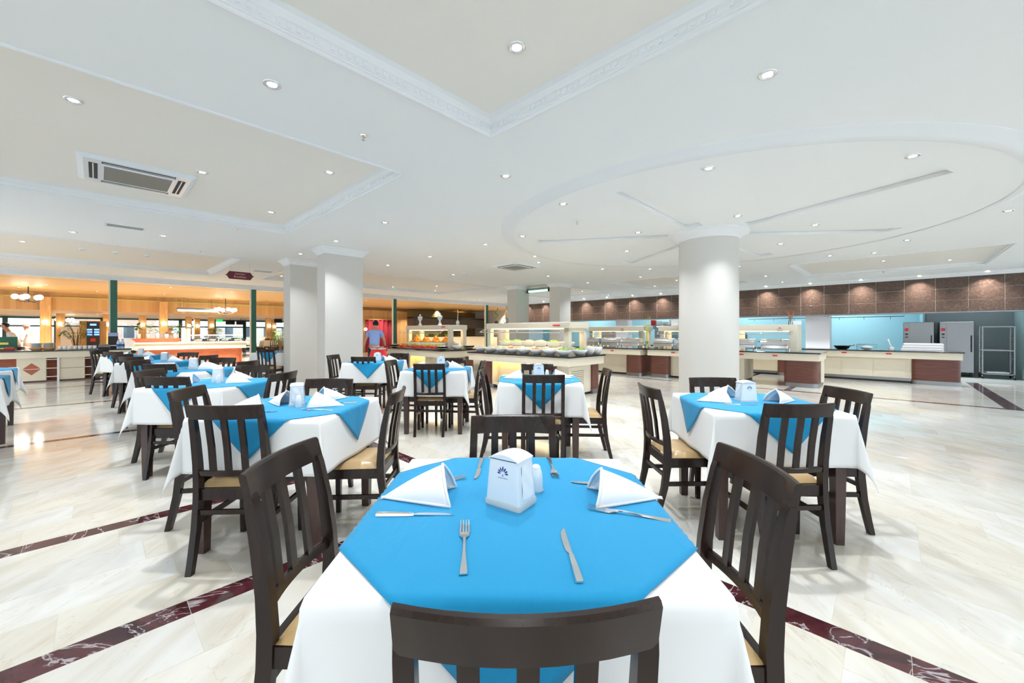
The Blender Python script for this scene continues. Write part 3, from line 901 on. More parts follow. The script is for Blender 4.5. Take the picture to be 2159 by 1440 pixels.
def make_dispenser():
    t = thing('napkin_dispenser', 'x', 'napkin dispenser')
    # tapered body, wider below, domed lid
    def ring(z, hx, hy, r):
        pts = []
        for (cx, cy, a0) in ((hx-r, hy-r, 0), (-hx+r, hy-r, 90), (-hx+r, -hy+r, 180), (hx-r, -hy+r, 270)):
            for k in range(4):
                a = R(a0 + 30*k); pts.append((cx+r*math.cos(a), cy+r*math.sin(a), z))
        return pts
    obj('base', MB().sweep([ring(0,.0585,.0470,.008), ring(.012,.0585,.0470,.008), ring(.016,.0565,.0450,.008)]), M['plastic_grey'], t, smooth=35)
    body = MB().sweep([ring(.016,.0550,.0435,.006), ring(.127,.0475,.0375,.006)])
    obj('body', body, M['plastic'], t, smooth=35)
    def lid(u, v):
        x, y = 2*u-1, 2*v-1
        return (x*.0490, y*.0390, .127 + .017*(1-x*x)*(1-.25*y*y) + .002)
    lm = MB().grid(lid, 12, 8)
    for s in (-1, 1):
        lm.grid(lambda u, v, s=s: (lid(u, (s+1)/2)[0], lid(u, (s+1)/2)[1], .127 + (lid(u, (s+1)/2)[2]-.127)*v), 12, 1)
        lm.grid(lambda u, v, s=s: (lid((s+1)/2, u)[0], lid((s+1)/2, u)[1], .127 + (lid((s+1)/2, u)[2]-.127)*v), 8, 1)
    lm.sweep([ring(.1245,.0490,.0390,.006), ring(.1292,.0490,.0390,.006)])
    ld = obj('lid', lm, M['plastic'], t, smooth=40)
    # mouth with paper on each narrow end
    for s in (-1, 1):
        def mouth(u, v, s=s): return (s*(.0556 - .0075*(.1+.85*v)), -.028+.056*u*(1-.1*v)+.0028*v, .026+.088*v)
        f = obj('paper', MB().grid(lambda u, v, s=s: (mouth(u, v)[0]+s*(.0012+.0025*math.sin(3*u+5*v)**2), mouth(u, v)[1], mouth(u, v)[2]), 8, 10), M['paper'], t, smooth=60)
        fr = MB()
        pts = [mouth(0,0),mouth(1,0),mouth(1,1),mouth(0,1),mouth(0,0)]
        for a, b in zip(pts[:-1], pts[1:]): fr.tube([a, b], .0016, 5)
        obj('mouth_frame', fr, M['plastic'], t)
    # flower emblem with a line of fine print on both broad faces
    for s in (-1, 1):
        def on(x, z, s=s):          # a point on the sloping face
            k = (z-.016)/(.127-.016); return (-s*x, s*(.0435-.0060*k+.0004), z)
        em = MB()
        for k, ln in ((-80,.020),(-55,.021),(-28,.022),(0,.024),(28,.022),(55,.021),(80,.020)):
            a = R(k); c = (0, .090)
            pts = []
            for (d, w) in ((.007,0),(.012,.0020),(.016,.0026),(.021*ln/.022,.0014),(ln,0)):
                pts.append((d, w))
            poly = [(d, w) for d, w in pts] + [(d, -w) for d, w in reversed(pts[1:-1])]
            em.add([on((c[0]+d*math.sin(a)+w*math.cos(a))*.9, c[1]+(d*math.cos(a)-w*math.sin(a))*.9) for d, w in poly], [tuple(range(len(poly)))])
        for dz, w in ((-.0035,.004),(-.0065,.0028)):
            em.add([on(-w,.092+dz),on(0,.0915+dz-.0006),on(w,.092+dz),on(0,.0925+dz+.0004)], [(0,1,2,3)])
        obj('emblem', em, M['logo'], t)
        pr = MB(); rnd = random.Random(5); x = -.015
        while x < .015:
            w = rnd.uniform(.0006,.0011); h = rnd.choice((.0012,.0012,.0019,.0015))
            pr.add([on(x,.0795),on(x+w,.0795),on(x+w,.0795+h),on(x,.0795+h)], [(0,1,2,3)]); x += w+.0005
        obj('fine_print', pr, M['plastic_grey'] if False else M['logo'], t)
    return t
disp0 = make_dispenser(); disp_used = [0]
def make_shaker():
    t = thing('toothpick_holder', 'x', 'holder')
    obj('body', MB().lathe([(.0205,0),(.0215,.003),(.0200,.045),(.0170,.058),(.014,.066)], 20), M['plastic'], t, smooth=40)
    obj('cap', MB().lathe([(.014,.066),(.0135,.071),(.009,.076),(.003,.078)], 20), M['porcelain'], t, smooth=40)
    obj('foot', MB().lathe([(.0225,0),(.0225,.004),(.0210,.005)], 20), M['plastic_grey'], t, smooth=40)
    return t
shak0 = make_shaker(); shak_used = [0]
def place(root, used, loc, rz, label, group):
    if not used[0]:
        used[0] = 1; root.location = loc; root.rotation_euler = (0,0,rz); root['label'] = label; root['group'] = group; return root
    return dup(root, loc, rz, label, group)
tab_used = [0]
def table(c, rz_deg, where, k, disp=(0,0,-30), sh=(.06,.04), naps=(), cut=()):
    """one laid table; naps = (dx, dy, tail direction deg, words); cut = (kind, tip, tail, words) in table space"""
    a = R(rz_deg); cs_, sn = math.cos(a), math.sin(a)
    def w(x, y): return (c[0]+x*cs_-y*sn, c[1]+x*sn+y*cs_)
    place(table0, tab_used, (c[0],c[1],0), a, 'square dining table on dark legs, '+where, 'dining tables')
    o = obj('tablecloth', tc_meshes[k % 3], loc=(c[0],c[1],0), rz=a + R(90*(k % 4)))
    add_thickness(o, .0015)
    tag(o, 'white tablecloth on the '+where, 'tablecloth', 'white tablecloths')
    o = obj('table_overlay', ov_meshes[k % 3], loc=(c[0],c[1],0), rz=a + R(90*((k+1) % 4)))
    add_thickness(o, .0012)
    tag(o, 'blue cloth laid cornerwise on the '+where, 'tablecloth', 'blue overlays')
    if disp:
        x, y = w(disp[0], disp[1])
        place(disp0, disp_used, (x, y, CLOTH_TOP), a+R(disp[2]), 'white napkin dispenser on the '+where, 'napkin dispensers')
    if sh:
        x, y = w(*sh)
        place(shak0, shak_used, (x, y, CLOTH_TOP), a, 'small white toothpick holder on the '+where, 'toothpick holders')
    for i, (dx, dy, d, words) in enumerate(naps):
        x, y = w(dx, dy)
        napkin(k+i, x, y, a+R(d-90), 'folded white napkin '+words+' of the '+where)
    for (kind, tip, tail, words) in cut:
        cutlery(FORK if kind == 'fork' else KNIFE, 'fork' if kind == 'fork' else 'table_knife', w(*tip), w(*tail), 'steel '+('fork' if kind == 'fork' else 'table knife')+' '+words+' of the '+where)

# front table, surveyed piece by piece (table centre at (0.013, 1.105))
C1 = (0.013, 1.105)
def rel(x, y): return (x-C1[0], y-C1[1])
F1 = 'front table nearest us'
table(C1, 0, F1, 0, disp=(*rel(-.003,1.105),-34), sh=rel(.072,1.19),
  naps=[(*rel(-.245,1.135),180,'at the left side'), (*rel(.30,1.135),0,'at the right side')],
  cut=[('fork',rel(-.117,.985),rel(-.094,.767),'at the near side'), ('knife',rel(.121,.955),rel(.128,.749),'at the near side'),
       ('knife',rel(-.143,1.024),rel(-.353,1.027),'at the near left'), ('fork',rel(.214,1.063),rel(.386,.996),'at the right'),
       ('fork',rel(-.155,1.285),rel(-.335,1.205),'half under the left napkin'), ('knife',rel(.182,1.247),rel(.385,1.225),'half under the right napkin'),
       ('knife',rel(-.118,1.272),rel(-.112,1.470),'at the far left'), ('fork',rel(.142,1.305),rel(.139,1.462),'at the far right')])
def std_naps(l=True, r=True, b=False):
    n = []
    if l: n.append((-.23,.05,180,'at the left side'))
    if r: n.append((.24,-.01,5,'at the right side'))
    if b: n.append((-.03,.24,85,'at the far side'))
    return n
SIDE_CUT = [('knife',(-.13,-.10),(-.335,-.09),'at the left side'), ('fork',(.13,-.12),(.335,-.16),'at the right side'), ('fork',(-.07,-.16),(-.06,-.36),'at the near side')]
table((1.625,2.70), -5, 'right-hand table by the round column', 1, disp=(-.02,.02,8), sh=(.07,.10),
      naps=[(-.23,-.02,180,'at the left side'),(.20,.00,20,'at the right side'),(-.10,.19,120,'at the far side')], cut=[('knife',(-.02,-.14),(-.22,-.12),'at the left side'),('fork',(.03,-.10),(.14,-.26),'at the near side')])
table((.275,4.04), -2, 'table in the middle of the picture', 2, disp=(0,.12,4), sh=(.09,.14), naps=[(-.24,.02,180,'at the left side'),(.22,.04,0,'at the right side')], cut=SIDE_CUT[:2])
table((-.96,5.19), -1, 'second table left of the middle', 3, disp=(0,.15,6), sh=None, naps=[(-.25,.02,190,'at the left side'),(.22,.02,-10,'at the right side'),(.10,.20,60,'at the far side')])
table((-2.22,6.46), 0, 'table beside the white pillar', 4, disp=(.02,.02,8), sh=None, naps=[(.25,.03,0,'at the right side'),(.09,.18,60,'at the far side')])
table((-1.405,2.56), -4, 'nearest table of the left row', 5, disp=(0,.03,-62), sh=(.065,-.06),
      naps=[(-.20,-.14,215,'at the near left'),(-.12,.05,160,'at the left side'),(.20,-.01,5,'at the right side'),(.12,.22,50,'at the far side')], cut=[('knife',(.02,-.20),(-.16,-.27),'at the left side'),('fork',(.14,-.14),(.33,-.15),'at the right side'),('knife',(.18,.12),(.34,.12),'at the far right')])
table((-2.80,3.73), -3, 'second table of the left row', 6, disp=(.02,.02,-60), sh=(.08,-.05), naps=[(-.22,-.06,200,'at the left side'),(.23,0,0,'at the right side'),(.10,.20,60,'at the far side')])
table((-4.12,5.08), -3, 'third table of the left row', 7, disp=(.02,.02,-60), sh=None, naps=[(-.22,-.06,200,'at the left side'),(.23,0,0,'at the right side'),(.10,.20,60,'at the far side')])
table((-5.72,6.48), -2, 'fourth table of the left row', 8, disp=(.02,.02,-60), sh=None, naps=[(-.22,-.06,200,'at the left side'),(.23,0,0,'at the right side')])
table((-7.58,8.05), -2, 'last table of the left row', 9, disp=(.02,.02,-60), sh=None, naps=[(-.22,-.06,200,'at the left side'),(.23,0,0,'at the right side')])
table((-5.62,9.50), 0, 'table behind the far square pillar', 10, disp=None, sh=None)
table((-5.68,3.95), 46.3, 'table cut by the left picture edge, nearer one', 11, disp=None, sh=None)
table((-6.72,4.85), 46.3, 'table cut by the left picture edge, farther one', 12, disp=None, sh=None)

# ================================================================ DOWNLIGHTS
def light(name, kind, energy, color, parent, loc, **kw):
    ld = bpy.data.lights.new(name, kind); ld.energy = energy; ld.color = color
    for k, v in kw.items(): setattr(ld, k, v)
    o = bpy.data.objects.new(name, ld); COL.objects.link(o); o.location = loc
    if parent is not None: o.parent = parent
    return o
ring_me = MB().lathe([(.027,.0),(.029,-.004),(.040,-.007),(.050,-.006),(.054,-.001),(.054,.006)], 20, cap=False).mesh('ring', M['chrome'], True)
lens_me = MB().lathe([(.001,-.0035),(.028,-.0035),(.028,.0)], 20, cap=True).mesh('lens', M['emit_cool'])
lensw_me = MB().lathe([(.001,-.0035),(.028,-.0035),(.028,.0)], 20, cap=True).mesh('lens', M['emit_warm'])
def downlight(x, y, z, label, group, warm=False, watts=None):
    t = thing('downlight', label, 'ceiling light', (x, y, z), 0, group)
    obj('ring', ring_me, parent=t)
    obj('lens', lensw_me if warm else lens_me, parent=t)
    light('downlight_bulb', 'AREA', watts or (LAMP_WARM if warm else LAMP), (1.0,0.87,0.68) if warm else (0.93,0.97,1.0), t, (0,0,-.012), shape='DISK', size=.07, spread=R(104))
    return t
def zone(p, q):
    for i, t in enumerate(TRAYS):
        if t[0]+.1 < p < t[1]-.1 and t[2]+.1 < q < t[3]-.1: return i, t[4]
    if math.hypot(p-RC[0], q-RC[1]) < 3.1: return 'ros', CZ-.048
    return None, CZ
def to_pq(x, y): return (x*BX + y*BY, -x*BY + y*BX)
DL = [(1090,100),(574,178),(1619,157),(1067,371),(812,469),(155,211),(427,363),(695,363),(572,447),(1495,355),(1925,329),(1188,430),(1102,498),(1346,490),
 (1556,455),(1719,474),(2127,444),(709,508),(1024,515),(634,535),(345,497),(907,541),(818,559),(956,579),(1128,540),(1136,553),(1271,567),(1322,529),(1371,567),
 (1156,582),(1351,584),(1427,591),(1381,603),(1240,596),(1228,614),(1283,622),(829,605),(921,603),(918,613),(1012,632),(1072,627),(1124,636),(1164,633),
 (1646,514),(1913,506),(1844,533),(1750,539),(1863,550),(2003,548),(1873,569),(1558,562),(1615,582),(1650,595),(594,582),(154,489),(48,509)]
ZL = {0:'in the cream ceiling tray over the front table', 1:'in the left ceiling tray beside the air conditioner', 2:'in the far-left ceiling tray', 3:'in the far ceiling tray over the fruit buffet',
      4:'in the ceiling tray before the right tile wall', 5:'in the ceiling tray behind the round column', 6:'in the farthest tray before the tile wall', 'ros':'set in the round rosette about the column', None:'set in the white ceiling between the trays'}
for (u, v) in DL:
    x, y, _ = plane_at(u, v, CZ)
    zn, z = zone(*to_pq(x, y))
    if z != CZ: x, y, _ = plane_at(u, v, z)
    special = {(574,178):'in the white ceiling left of the front tray', (1619,157):'in the white ceiling right of the front tray', (1067,371):'in the white ceiling just beyond the front tray corner', (1925,329):'near the rim of the round rosette at upper right', (2127,444):'at the right picture edge of the round rosette', (155,211):'at upper left, nearest one in the left tray'}
    p, q = to_pq(x, y)
    where = ZL[zn]
    if zn is None: where = 'in the white ceiling beside the left trays' if p < 3 else 'in the ceiling before the tile wall' if p > 9.6 else 'in the ceiling over the buffets' if q > 5.2 else 'in the ceiling between front tray and rosette'
    downlight(x, y, z, 'round chrome downlight '+special.get((u, v), where), 'hall downlights')
# unseen downlights added behind and above the camera to brighten the front table
for p, q in ((1.15,1.05),(-.35,1.05),(1.15,-.45),(-.35,-.45),(-1.9,1.05),(1.15,-1.9),(3.4,-1.6),(5.2,-2.6),(-1.9,2.95)):
    x, y, _ = W(p, q); zn, z = zone(p, q)
    downlight(x, y, z, 'unseen fill downlight added behind the viewpoint', 'downlights behind the viewpoint', watts=LAMP*.5)
for p, q in ((-3.2,8.4),(-3.2,11.0),(-3.2,13.2),(-4.8,9.6),(-4.8,12.2),(-4.8,14.8),(-2.6,14.9),(-1.9,8.6)):  # unseen downlights added left of the frame to brighten the far-left ceiling
    x, y, _ = W(p, q); zn, z = zone(p, q)
    downlight(x, y, z, 'unseen fill downlight added over the left end of the hall', 'downlights at the left end of the hall', watts=LAMP*1.6)
# wall washers along the bronze tiles
q = -1.83
while q < 15.5:
    x, y, _ = W(PW-.20, q)
    downlight(x, y, CZ, 'small downlight washing the bronze tile wall', 'wall washers along the tile wall', watts=LAMP*2.6)
    q += 1.24
# warm lamps of the pine ceiling
for (u, v) in [(360,606),(489,615),(347,621),(205,614),(467,628),(570,634),(772,633),(807,647),(844,638),(868,650),(907,642),(923,654),(963,646),(974,657),(1014,649),(1020,661),(1061,654),(98,600),(40,606),(604,628)]:
    x, y, _ = plane_at(u, v, WH)
    p, q = to_pq(x, y)
    if q > 23.3: q = 23.2; x, y, _ = W(p, q)
    downlight(x, y, WH, 'small warm downlight in the pine board ceiling', 'warm downlights in the pine ceiling', True, LAMP_WARM*(1.3 if u < 700 else .7))
for p, q in ((-3,26),(0,27),(3,26),(6,27.5),(-4,30.5),(-0.5,31),(4,31)):
    x, y, _ = W(p, q)
    downlight(x, y, 2.10, 'warm downlight in the low pine ceiling before the glass wall', 'warm downlights in the low pine ceiling', True, LAMP_WARM*1.0)
ORD = ['leftmost','second from left','third from left','fourth from left','fifth from left','sixth from left','seventh from left','eighth from left','ninth from left','tenth from left']
def ordinal(i, n):
    if i < 10 and i <= n//2: return ORD[i]
    j = n-1-i
    if j < 10: return ORD[j].replace('left', 'right')
    return 'number %d from left' % (i+1)
def order_labels(objs):
    by = {}
    for o in objs: by.setdefault(o['label'], []).append(o)
    for lab, l_ in by.items():
        if len(l_) < 2: continue
        l_.sort(key=lambda o: project(*o.location)[0] if o.location.y > .1 else o.location.x)
        for i, o in enumerate(l_): o['label'] = lab + ', ' + ordinal(i, len(l_))
order_labels([o for o in bpy.data.objects if o.name.startswith('downlight') and o.type == 'EMPTY'])
# unseen strip lamps, added to light the kitchen interior
for i, q in enumerate((-1.6, 1.2, 4.5, 8, 12)):
    t = thing('kitchen_fill_lamp', 'unseen strip lamp added to light the kitchen, '+['over the ovens','behind the serving counter','behind the column','behind the salad buffet','at the far end'][i], 'ceiling light', W(18.4 if q > -1 else 17.0, q, 2.86), TH, 'unseen kitchen fill lamps')
    obj('housing', MB().box(-.08,.08,-.6,.6,.0,.04), M['plastic'], t)
    obj('tube', MB().tube([(0,-.56,-.02),(0,.56,-.02)], .016, 10), M['emit_cool'], t)
    light('kitchen_fill_light', 'AREA', 52 if q > -1 else 7, (0.80,0.95,1.0), t, (0,0,-.05), shape='RECTANGLE', size=.1, size_y=1.1)

# ================================================================ AIR CONDITIONING, GRILLES, SPRINKLERS
def ac_unit(loc, s, label):
    t = thing('ceiling_air_conditioner', label, 'air conditioner', loc, TH)
    h = s/2
    obj('panel', MB().sweep([[(-h,-h,0),(h,-h,0),(h,h,0),(-h,h,0)], [(-h,-h,-.012),(h,-h,-.012),(h,h,-.012),(-h,h,-.012)], [(-h*.9,-h*.9,-.035),(h*.9,-h*.9,-.035),(h*.9,h*.9,-.035),(-h*.9,h*.9,-.035)]]), M['plastic'], t)
    g = h*.58
    obj('intake_grille', MB().box(-g, g, -g, g, -.040, -.034), M['dark_grille'], t)
    fr = MB()
    for (a, b, c, d) in ((-g-.02,-g,-g-.02,g+.02),(g,g+.02,-g-.02,g+.02),(-g,g,-g-.02,-g),(-g,g,g,g+.02)): fr.box(a, b, c, d, -.044, -.034)
    obj('grille_frame', fr, M['plastic'], t)
    a, b = h*.68, h*.82
    for k in range(4):
        m_ = Matrix.Rotation(R(90*k), 4, 'Z')
        sl = obj('air_slot', MB().box(-h*.62, h*.62, a, b, -.0375, -.030, m_), M['slot'], t)
        obj('louvre', MB().box(-h*.60, h*.60, (a+b)/2-.004, (a+b)/2+.006, -.040, -.036, m_), M['plastic'], sl)
    return t
x, y, _ = plane_at(292, 372, 2.945)
ac_unit((x, y, 2.945), .90, 'large white cassette air conditioner with dark slots in the left tray')
x, y, _ = plane_at(1087, 561, CZ)
ac_unit((x, y, CZ), .86, 'square cassette air conditioner with brown grille in the middle of the ceiling')
def slot_vent(u, v, ln, label):
    x, y, _ = plane_at(u, v, CZ)
    t = thing('ceiling_vent', label, 'vent', (x, y, CZ), TH)
    obj('frame', MB().box(-ln/2,ln/2,-.115,-.095,-.008,0).box(-ln/2,ln/2,.095,.115,-.008,0).box(-ln/2,-ln/2+.02,-.095,.095,-.008,0).box(ln/2-.02,ln/2,-.095,.095,-.008,0), M['plastic'], t)
    obj('opening', MB().box(-ln/2+.02,ln/2-.02,-.095,.095,-.003,0), M['dark_grille'], t)
    for k in (-.06,-.02,.02,.06): obj('blade', MB().box(-ln/2+.02,ln/2-.02,k-.003,k+.003,-.007,-.001), M['plastic_grey'], t)
slot_vent(265, 478, .44, 'long slot air vent in the white ceiling beyond the left tray')
slot_vent(555, 572, .40, 'long slot air vent near the hanging maroon sign')
sp0 = None
for (u, v) in ((766,286),(1217,467),(500,484),(983,578),(422,530),(1863,573)):
    x, y, _ = plane_at(u, v, CZ)
    zn, z = zone(*to_pq(x, y))
    if z != CZ: x, y, _ = plane_at(u, v, z)
    t = thing('sprinkler_head', 'small pendant sprinkler on the ceiling '+{(766,286):'between front and left trays',(1217,467):'inside the round rosette',(500,484):'beyond the left tray corner',(983,578):'beside the square air conditioner',(422,530):'above the far-left tray',(1863,573):'before the tile wall'}[(u, v)], 'sprinkler', (x, y, z))
    obj('flange', MB().lathe([(.028,0),(.026,-.006),(.010,-.010)], 14), M['chrome'], t, smooth=40)
    obj('bulb', MB().lathe([(.004,-.010),(.004,-.035)], 8), mat('brass', (0.6,0.3,0.08), 0.3, 1.0) if sp0 is None else bpy.data.materials['brass'], t)
    obj('deflector', MB().lathe([(.014,-.035),(.015,-.038),(.003,-.039)], 12), M['chrome'], t); sp0 = 1
for (u, v) in ((244,531),(980,576),(174,524),(310,538)):
    x, y, _ = plane_at(u, v, CZ)
    t = thing('smoke_detector', 'white round detector puck on the ceiling '+{(244,531):'above the left counter',(980,576):'left of the square air conditioner',(174,524):'at far left above the counter',(310,538):'above the left chairs'}[(u, v)], 'detector', (x, y, CZ))
    obj('body', MB().lathe([(.05,0),(.048,-.018),(.035,-.030),(.012,-.034)], 16), M['plastic'], t, smooth=40)
    obj('vent_ring', MB().lathe([(.042,-.024),(.043,-.026),(.036,-.031)], 16), M['plastic_grey'], t)

# hanging maroon sign
sg = thing('hanging_sign', 'maroon notched hanging sign with two pale lines of lettering', 'sign', W(2.28, 10.9, 2.555), TH)
sg.scale = (.76, .76, .76)
hw, hh = .37, .115
poly = [(-hw,0),(-hw+.05,-.03),(-hw+.06,-.06),(-hw+.10,-hh),(hw-.10,-hh),(hw-.06,-.06),(hw-.05,-.03),(hw,0),(hw-.05,.03),(hw-.06,.06),(hw-.10,hh),(-hw+.10,hh),(-hw+.06,.06),(-hw+.05,.03)]
pm = MB().prism(poly, -.012, .012).xf(Matrix.Rotation(R(90), 4, 'X'))
obj('board', pm, M['sign'], sg)
for s in (-.25, .25): obj('cord', MB().tube([(s,0,.10),(s,0,.385)], .004, 6), M['plastic_grey'], sg)
tcu = bpy.data.curves.new('lettering', 'FONT'); tcu.body = 'Breakfast'; tcu.size = .085; tcu.align_x = 'CENTER'; tcu.extrude = .002
tob = bpy.data.objects.new('tmp', tcu); COL.objects.link(tob)
dg = bpy.context.evaluated_depsgraph_get(); tme = bpy.data.meshes.new_from_object(tob.evaluated_get(dg)); bpy.data.objects.remove(tob)
tme.materials.clear(); tme.materials.append(M['sign_text'])
lo = obj('lettering', tme, parent=sg, loc=(0,-.016,-.065)); lo.rotation_euler = (R(90),0,0)
sc_ = MB(); pts = [(-.13+.26*k/40, -.016, .045+.013*math.sin(k*1.05)*(1 if k % 7 else .3)) for k in range(41)]
sc_.tube(pts, .006, 5)
obj('script_line', sc_, M['sign_text'], sg)

# green insect-lamp tube between the two far pillars
gl = thing('insect_lamp', 'glowing green tube lamp between the two far square pillars', 'lamp', W(10.45, 8.73, 2.66), TH)
obj('housing', MB().box(-.06,.06,-.46,.46,.03,.10), M['brushed'], gl)
obj('tube', MB().tube([(0,-.44,0),(0,.44,0)], .03, 10), M['emit_green'], gl)
obj('end_cap', MB().box(-.05,.05,.44,.49,-.05,.10), M['black'], gl)
obj('end_cap', MB().box(-.05,.05,-.49,-.44,-.05,.10), M['black'], gl)

# ================================================================ BUFFETS
CT = 0.79
def rounded_panel(p0, p1, q0, q1, z0, z1, r, corners):
    """plan rectangle with chosen corners rounded; corners = set of (sp, sq)"""
    pts = []
    for (cx, cy, sx, sy, a0) in ((p1,q1,1,1,0),(p0,q1,-1,1,90),(p0,q0,-1,-1,180),(p1,q0,1,-1,270)):
        if (sx, sy) in corners:
            for k in range(7):
                a = R(a0+15*k); pts.append((cx-sx*r+r*math.cos(a), cy-sy*r+r*math.sin(a)))
        else: pts.append((cx, cy))
    return MB().prism(pts, z0, z1)
def buffet(name, label, p0, p1, q0, q1, canopy, posts, drums, core, labels=(), louver=None, niche=None, strip_mat=None, posts_w=.11):
    t = thing(name, label, 'buffet counter', W(p0, q0), TH)
    P, Q = p1-p0, q1-q0
    obj('countertop', MB().bbox(0, P, 0, Q, CT-.03, CT, .006), M['granite'], t)
    obj('apron', MB().box(.03, P-.03, .03, Q-.03, CT-.19, CT-.03), M['cream'], t)
    for (a, b, c, d, corners) in drums:
        obj('drum_base', rounded_panel(a, b, c, d, .09, CT-.19, .10, corners), M['maroon_wood'], t, smooth=30)
        obj('kick_plate', rounded_panel(a-.008, b+.008, c-.008, d+.008, 0, .09, .105, corners), M['brushed'], t, smooth=30)
    for (a, b, c, d) in core:
        obj('cabinet', MB().box(a, b, c, d, .05, CT-.19), M['cream'], t)
        obj('kick_plate', MB().box(a+.02, b-.02, c+.02, d-.02, 0, .05), M['black'], t)
    if louver:
        a, b = louver                # on the q = q0 face
        dr = obj('louvre_door', MB().box(a, b, .112, .122, .10, CT-.22), M['cream'], t)
        for k in range(10):
            z = .16 + k*.036
            obj('louvre_slot', MB().box(a+.07, b-.07, .108, .113, z, z+.012), M['grey_trim'], dr)
    if niche:
        c, d = niche                 # open lit shelf on the p = p0 face
        obj('shelf_box', MB().box(.06,.50,c,c+.02,.10,CT-.19).box(.06,.50,d-.02,d,.10,CT-.19).box(.06,.50,c,d,.10,.13).box(.48,.50,c,d,.10,CT-.19), M['cream'], t)
        obj('shelf_light', MB().box(.10,.46,c+.03,d-.03,CT-.21,CT-.195), M['emit_yellow'], t)
        light('shelf_lamp', 'AREA', 1.4, (1.0,0.62,0.10), t, (.28,(c+d)/2,CT-.22), shape='RECTANGLE', size=.3, size_y=(d-c)*.8)
    if canopy:
        a, b, c, d, z0, z1 = canopy
        obj('canopy', MB().bbox(a, b, c, d, z0, z1, .006), M['cream'], t)
        for (x, y) in posts: obj('post', MB().box(x, x+posts_w, y, y+posts_w, CT, z0), M['cream'], t)
        obj('light_strip', MB().box(a+.06, b-.06, c+.12, d-.12, z0-.02, z0-.002), M['emit_strip'], t)
        light('canopy_lamp', 'AREA', 4.5, (1.0,0.85,0.58), t, ((a+b)/2,(c+d)/2,z0-.03), shape='RECTANGLE', size=(b-a)*.6, size_y=(d-c)*.85)
        gd = obj('sneeze_guard', MB().grid(lambda u, v: (a-.02-.26*math.sin(v*1.25), c+.08+(d-c-.16)*u, z0-.005-.085*v*v), 2, 6), M['glass'], t)
        obj('guard_rail', MB().tube([(a-.02-.26*math.sin(1.25), c+.06, z0-.09),(a-.02-.26*math.sin(1.25), d-.06, z0-.09)], .009, 8), M['chrome'], t)
        for y in (c+.08, (c+d)/2, d-.08):
            obj('guard_arm', MB().tube([(a-.02-.26*math.sin(v*1.25), y, z0-.012-.085*v*v) for v in (0,.2,.4,.6,.8,1)], .007, 6), M['chrome'], t)
    for (f, x, z) in labels:          # small red plates: f 'p' on the front face
        obj('name_plate', MB().box(.022,.030, x-.05, x+.05, z-.016, z+.016), M['redlabel'], t)
    return t

b1 = buffet('buffet_counter', 'near salad buffet with black top, cream canopy and bowls, in the middle', 6.0, 7.3, 4.28, 7.2,
   (.55,1.25,.38,2.85,1.33,1.455), [(.57,.42),(1.12,.42),(.57,2.72),(1.12,2.72)],
   [(.10,.42,2.18,2.62,{(-1,-1),(-1,1)}),(.10,.40,.45,1.02,{(-1,1)}),(.92,1.22,.08,.36,{(1,-1)})],
   [(.22,1.15,.12,2.75)], louver=(.16,.72), niche=(1.25,2.12))
obj('canopy_plate', MB().box(.54,.552,.62,.80,1.372,1.402), M['redlabel'], b1)
obj('riser', MB().bbox(.46,1.10,.60,2.65,CT,CT+.13,.008), M['cream'], b1)
obj('end_beam', MB().box(.57,1.23,.42,.53,1.25,1.33), M['cream'], b1)
b2 = buffet('buffet_counter', 'fruit buffet with black top behind the man in blue, left of the salad buffet', 5.9, 7.2, 8.1, 10.8,
   (.60,1.20,.40,2.60,1.31,1.44), [(.62,.42),(1.07,.42),(.62,2.46),(1.07,2.46)],
   [(.10,.45,1.9,2.4,{(-1,-1),(-1,1)}),(.9,1.2,.08,.36,{(1,-1)})], [(.22,1.15,.12,2.55)], louver=(.30,.95), niche=(.75,1.5))
obj('canopy_plate', MB().box(.588,.60,.62,.78,1.372,1.402), M['redlabel'], b2)
obj('riser', MB().bbox(.50,1.06,.60,2.42,CT,CT+.16,.008), M['porcelain'], b2)
b3 = buffet('buffet_counter', 'right-hand hot buffet with rounded maroon base at its near end', 10.9, 12.25, 1.10, 3.05,
   (.60,1.22,.50,1.90,1.28,1.43), [(.62,1.74),(1.08,1.74)],
   [(.10,.70,.06,.70,{(-1,-1),(-1,1)}),], [(.62,1.28,.06,.62),(.30,1.2,1.55,1.90)], labels=[('p',.85,CT-.09),('p',1.55,CT-.09)])
obj('end_panel', MB().box(.60,1.22,.50,.66,CT,1.28), M['cream'], b3)
b4 = buffet('buffet_counter', 'hot buffet seen left of the round column, maroon drum at its far end', 10.6, 11.9, 3.15, 4.95,
   (.60,1.22,.05,1.70,1.28,1.43), [(.62,.10),(1.08,.10),(.62,1.55),(1.08,1.55)],
   [(.10,.75,1.22,1.75,{(-1,-1),(-1,1)})], [(.30,1.2,.75,1.22)], labels=[('p',1.05,CT-.09)])
b5 = buffet('buffet_counter', 'hot buffet beyond the salad buffet, maroon drum at its near end', 10.45, 11.75, 5.03, 7.3,
   (.60,1.22,.20,2.10,1.28,1.43), [(.62,.25),(1.08,.25),(.62,1.95),(1.08,1.95)],
   [(.10,.75,.05,.52,{(-1,-1),(-1,1)}),(.10,.75,1.9,2.25,{(-1,-1),(-1,1)})], [(.35,1.2,.52,1.9)], labels=[('p',.9,CT-.09)])
b6 = buffet('serving_counter', 'long cream serving counter with black top before the kitchen opening', 13.55, 14.4, -1.22, 9.0, None, [],
   [(.06,.55,.05,.85,{(-1,-1),(-1,1)}),(.06,.55,3.05,3.6,{(-1,-1),(-1,1)})], [(.16,.75,.85,10.0)], labels=[('p',1.25,CT-.08),('p',2.1,CT-.08)])
for k in range(8):
    obj('door_panel', MB().box(.148,.16,.95+k*.62,.95+k*.62+.58,.12,CT-.22), M['cream'], b6)
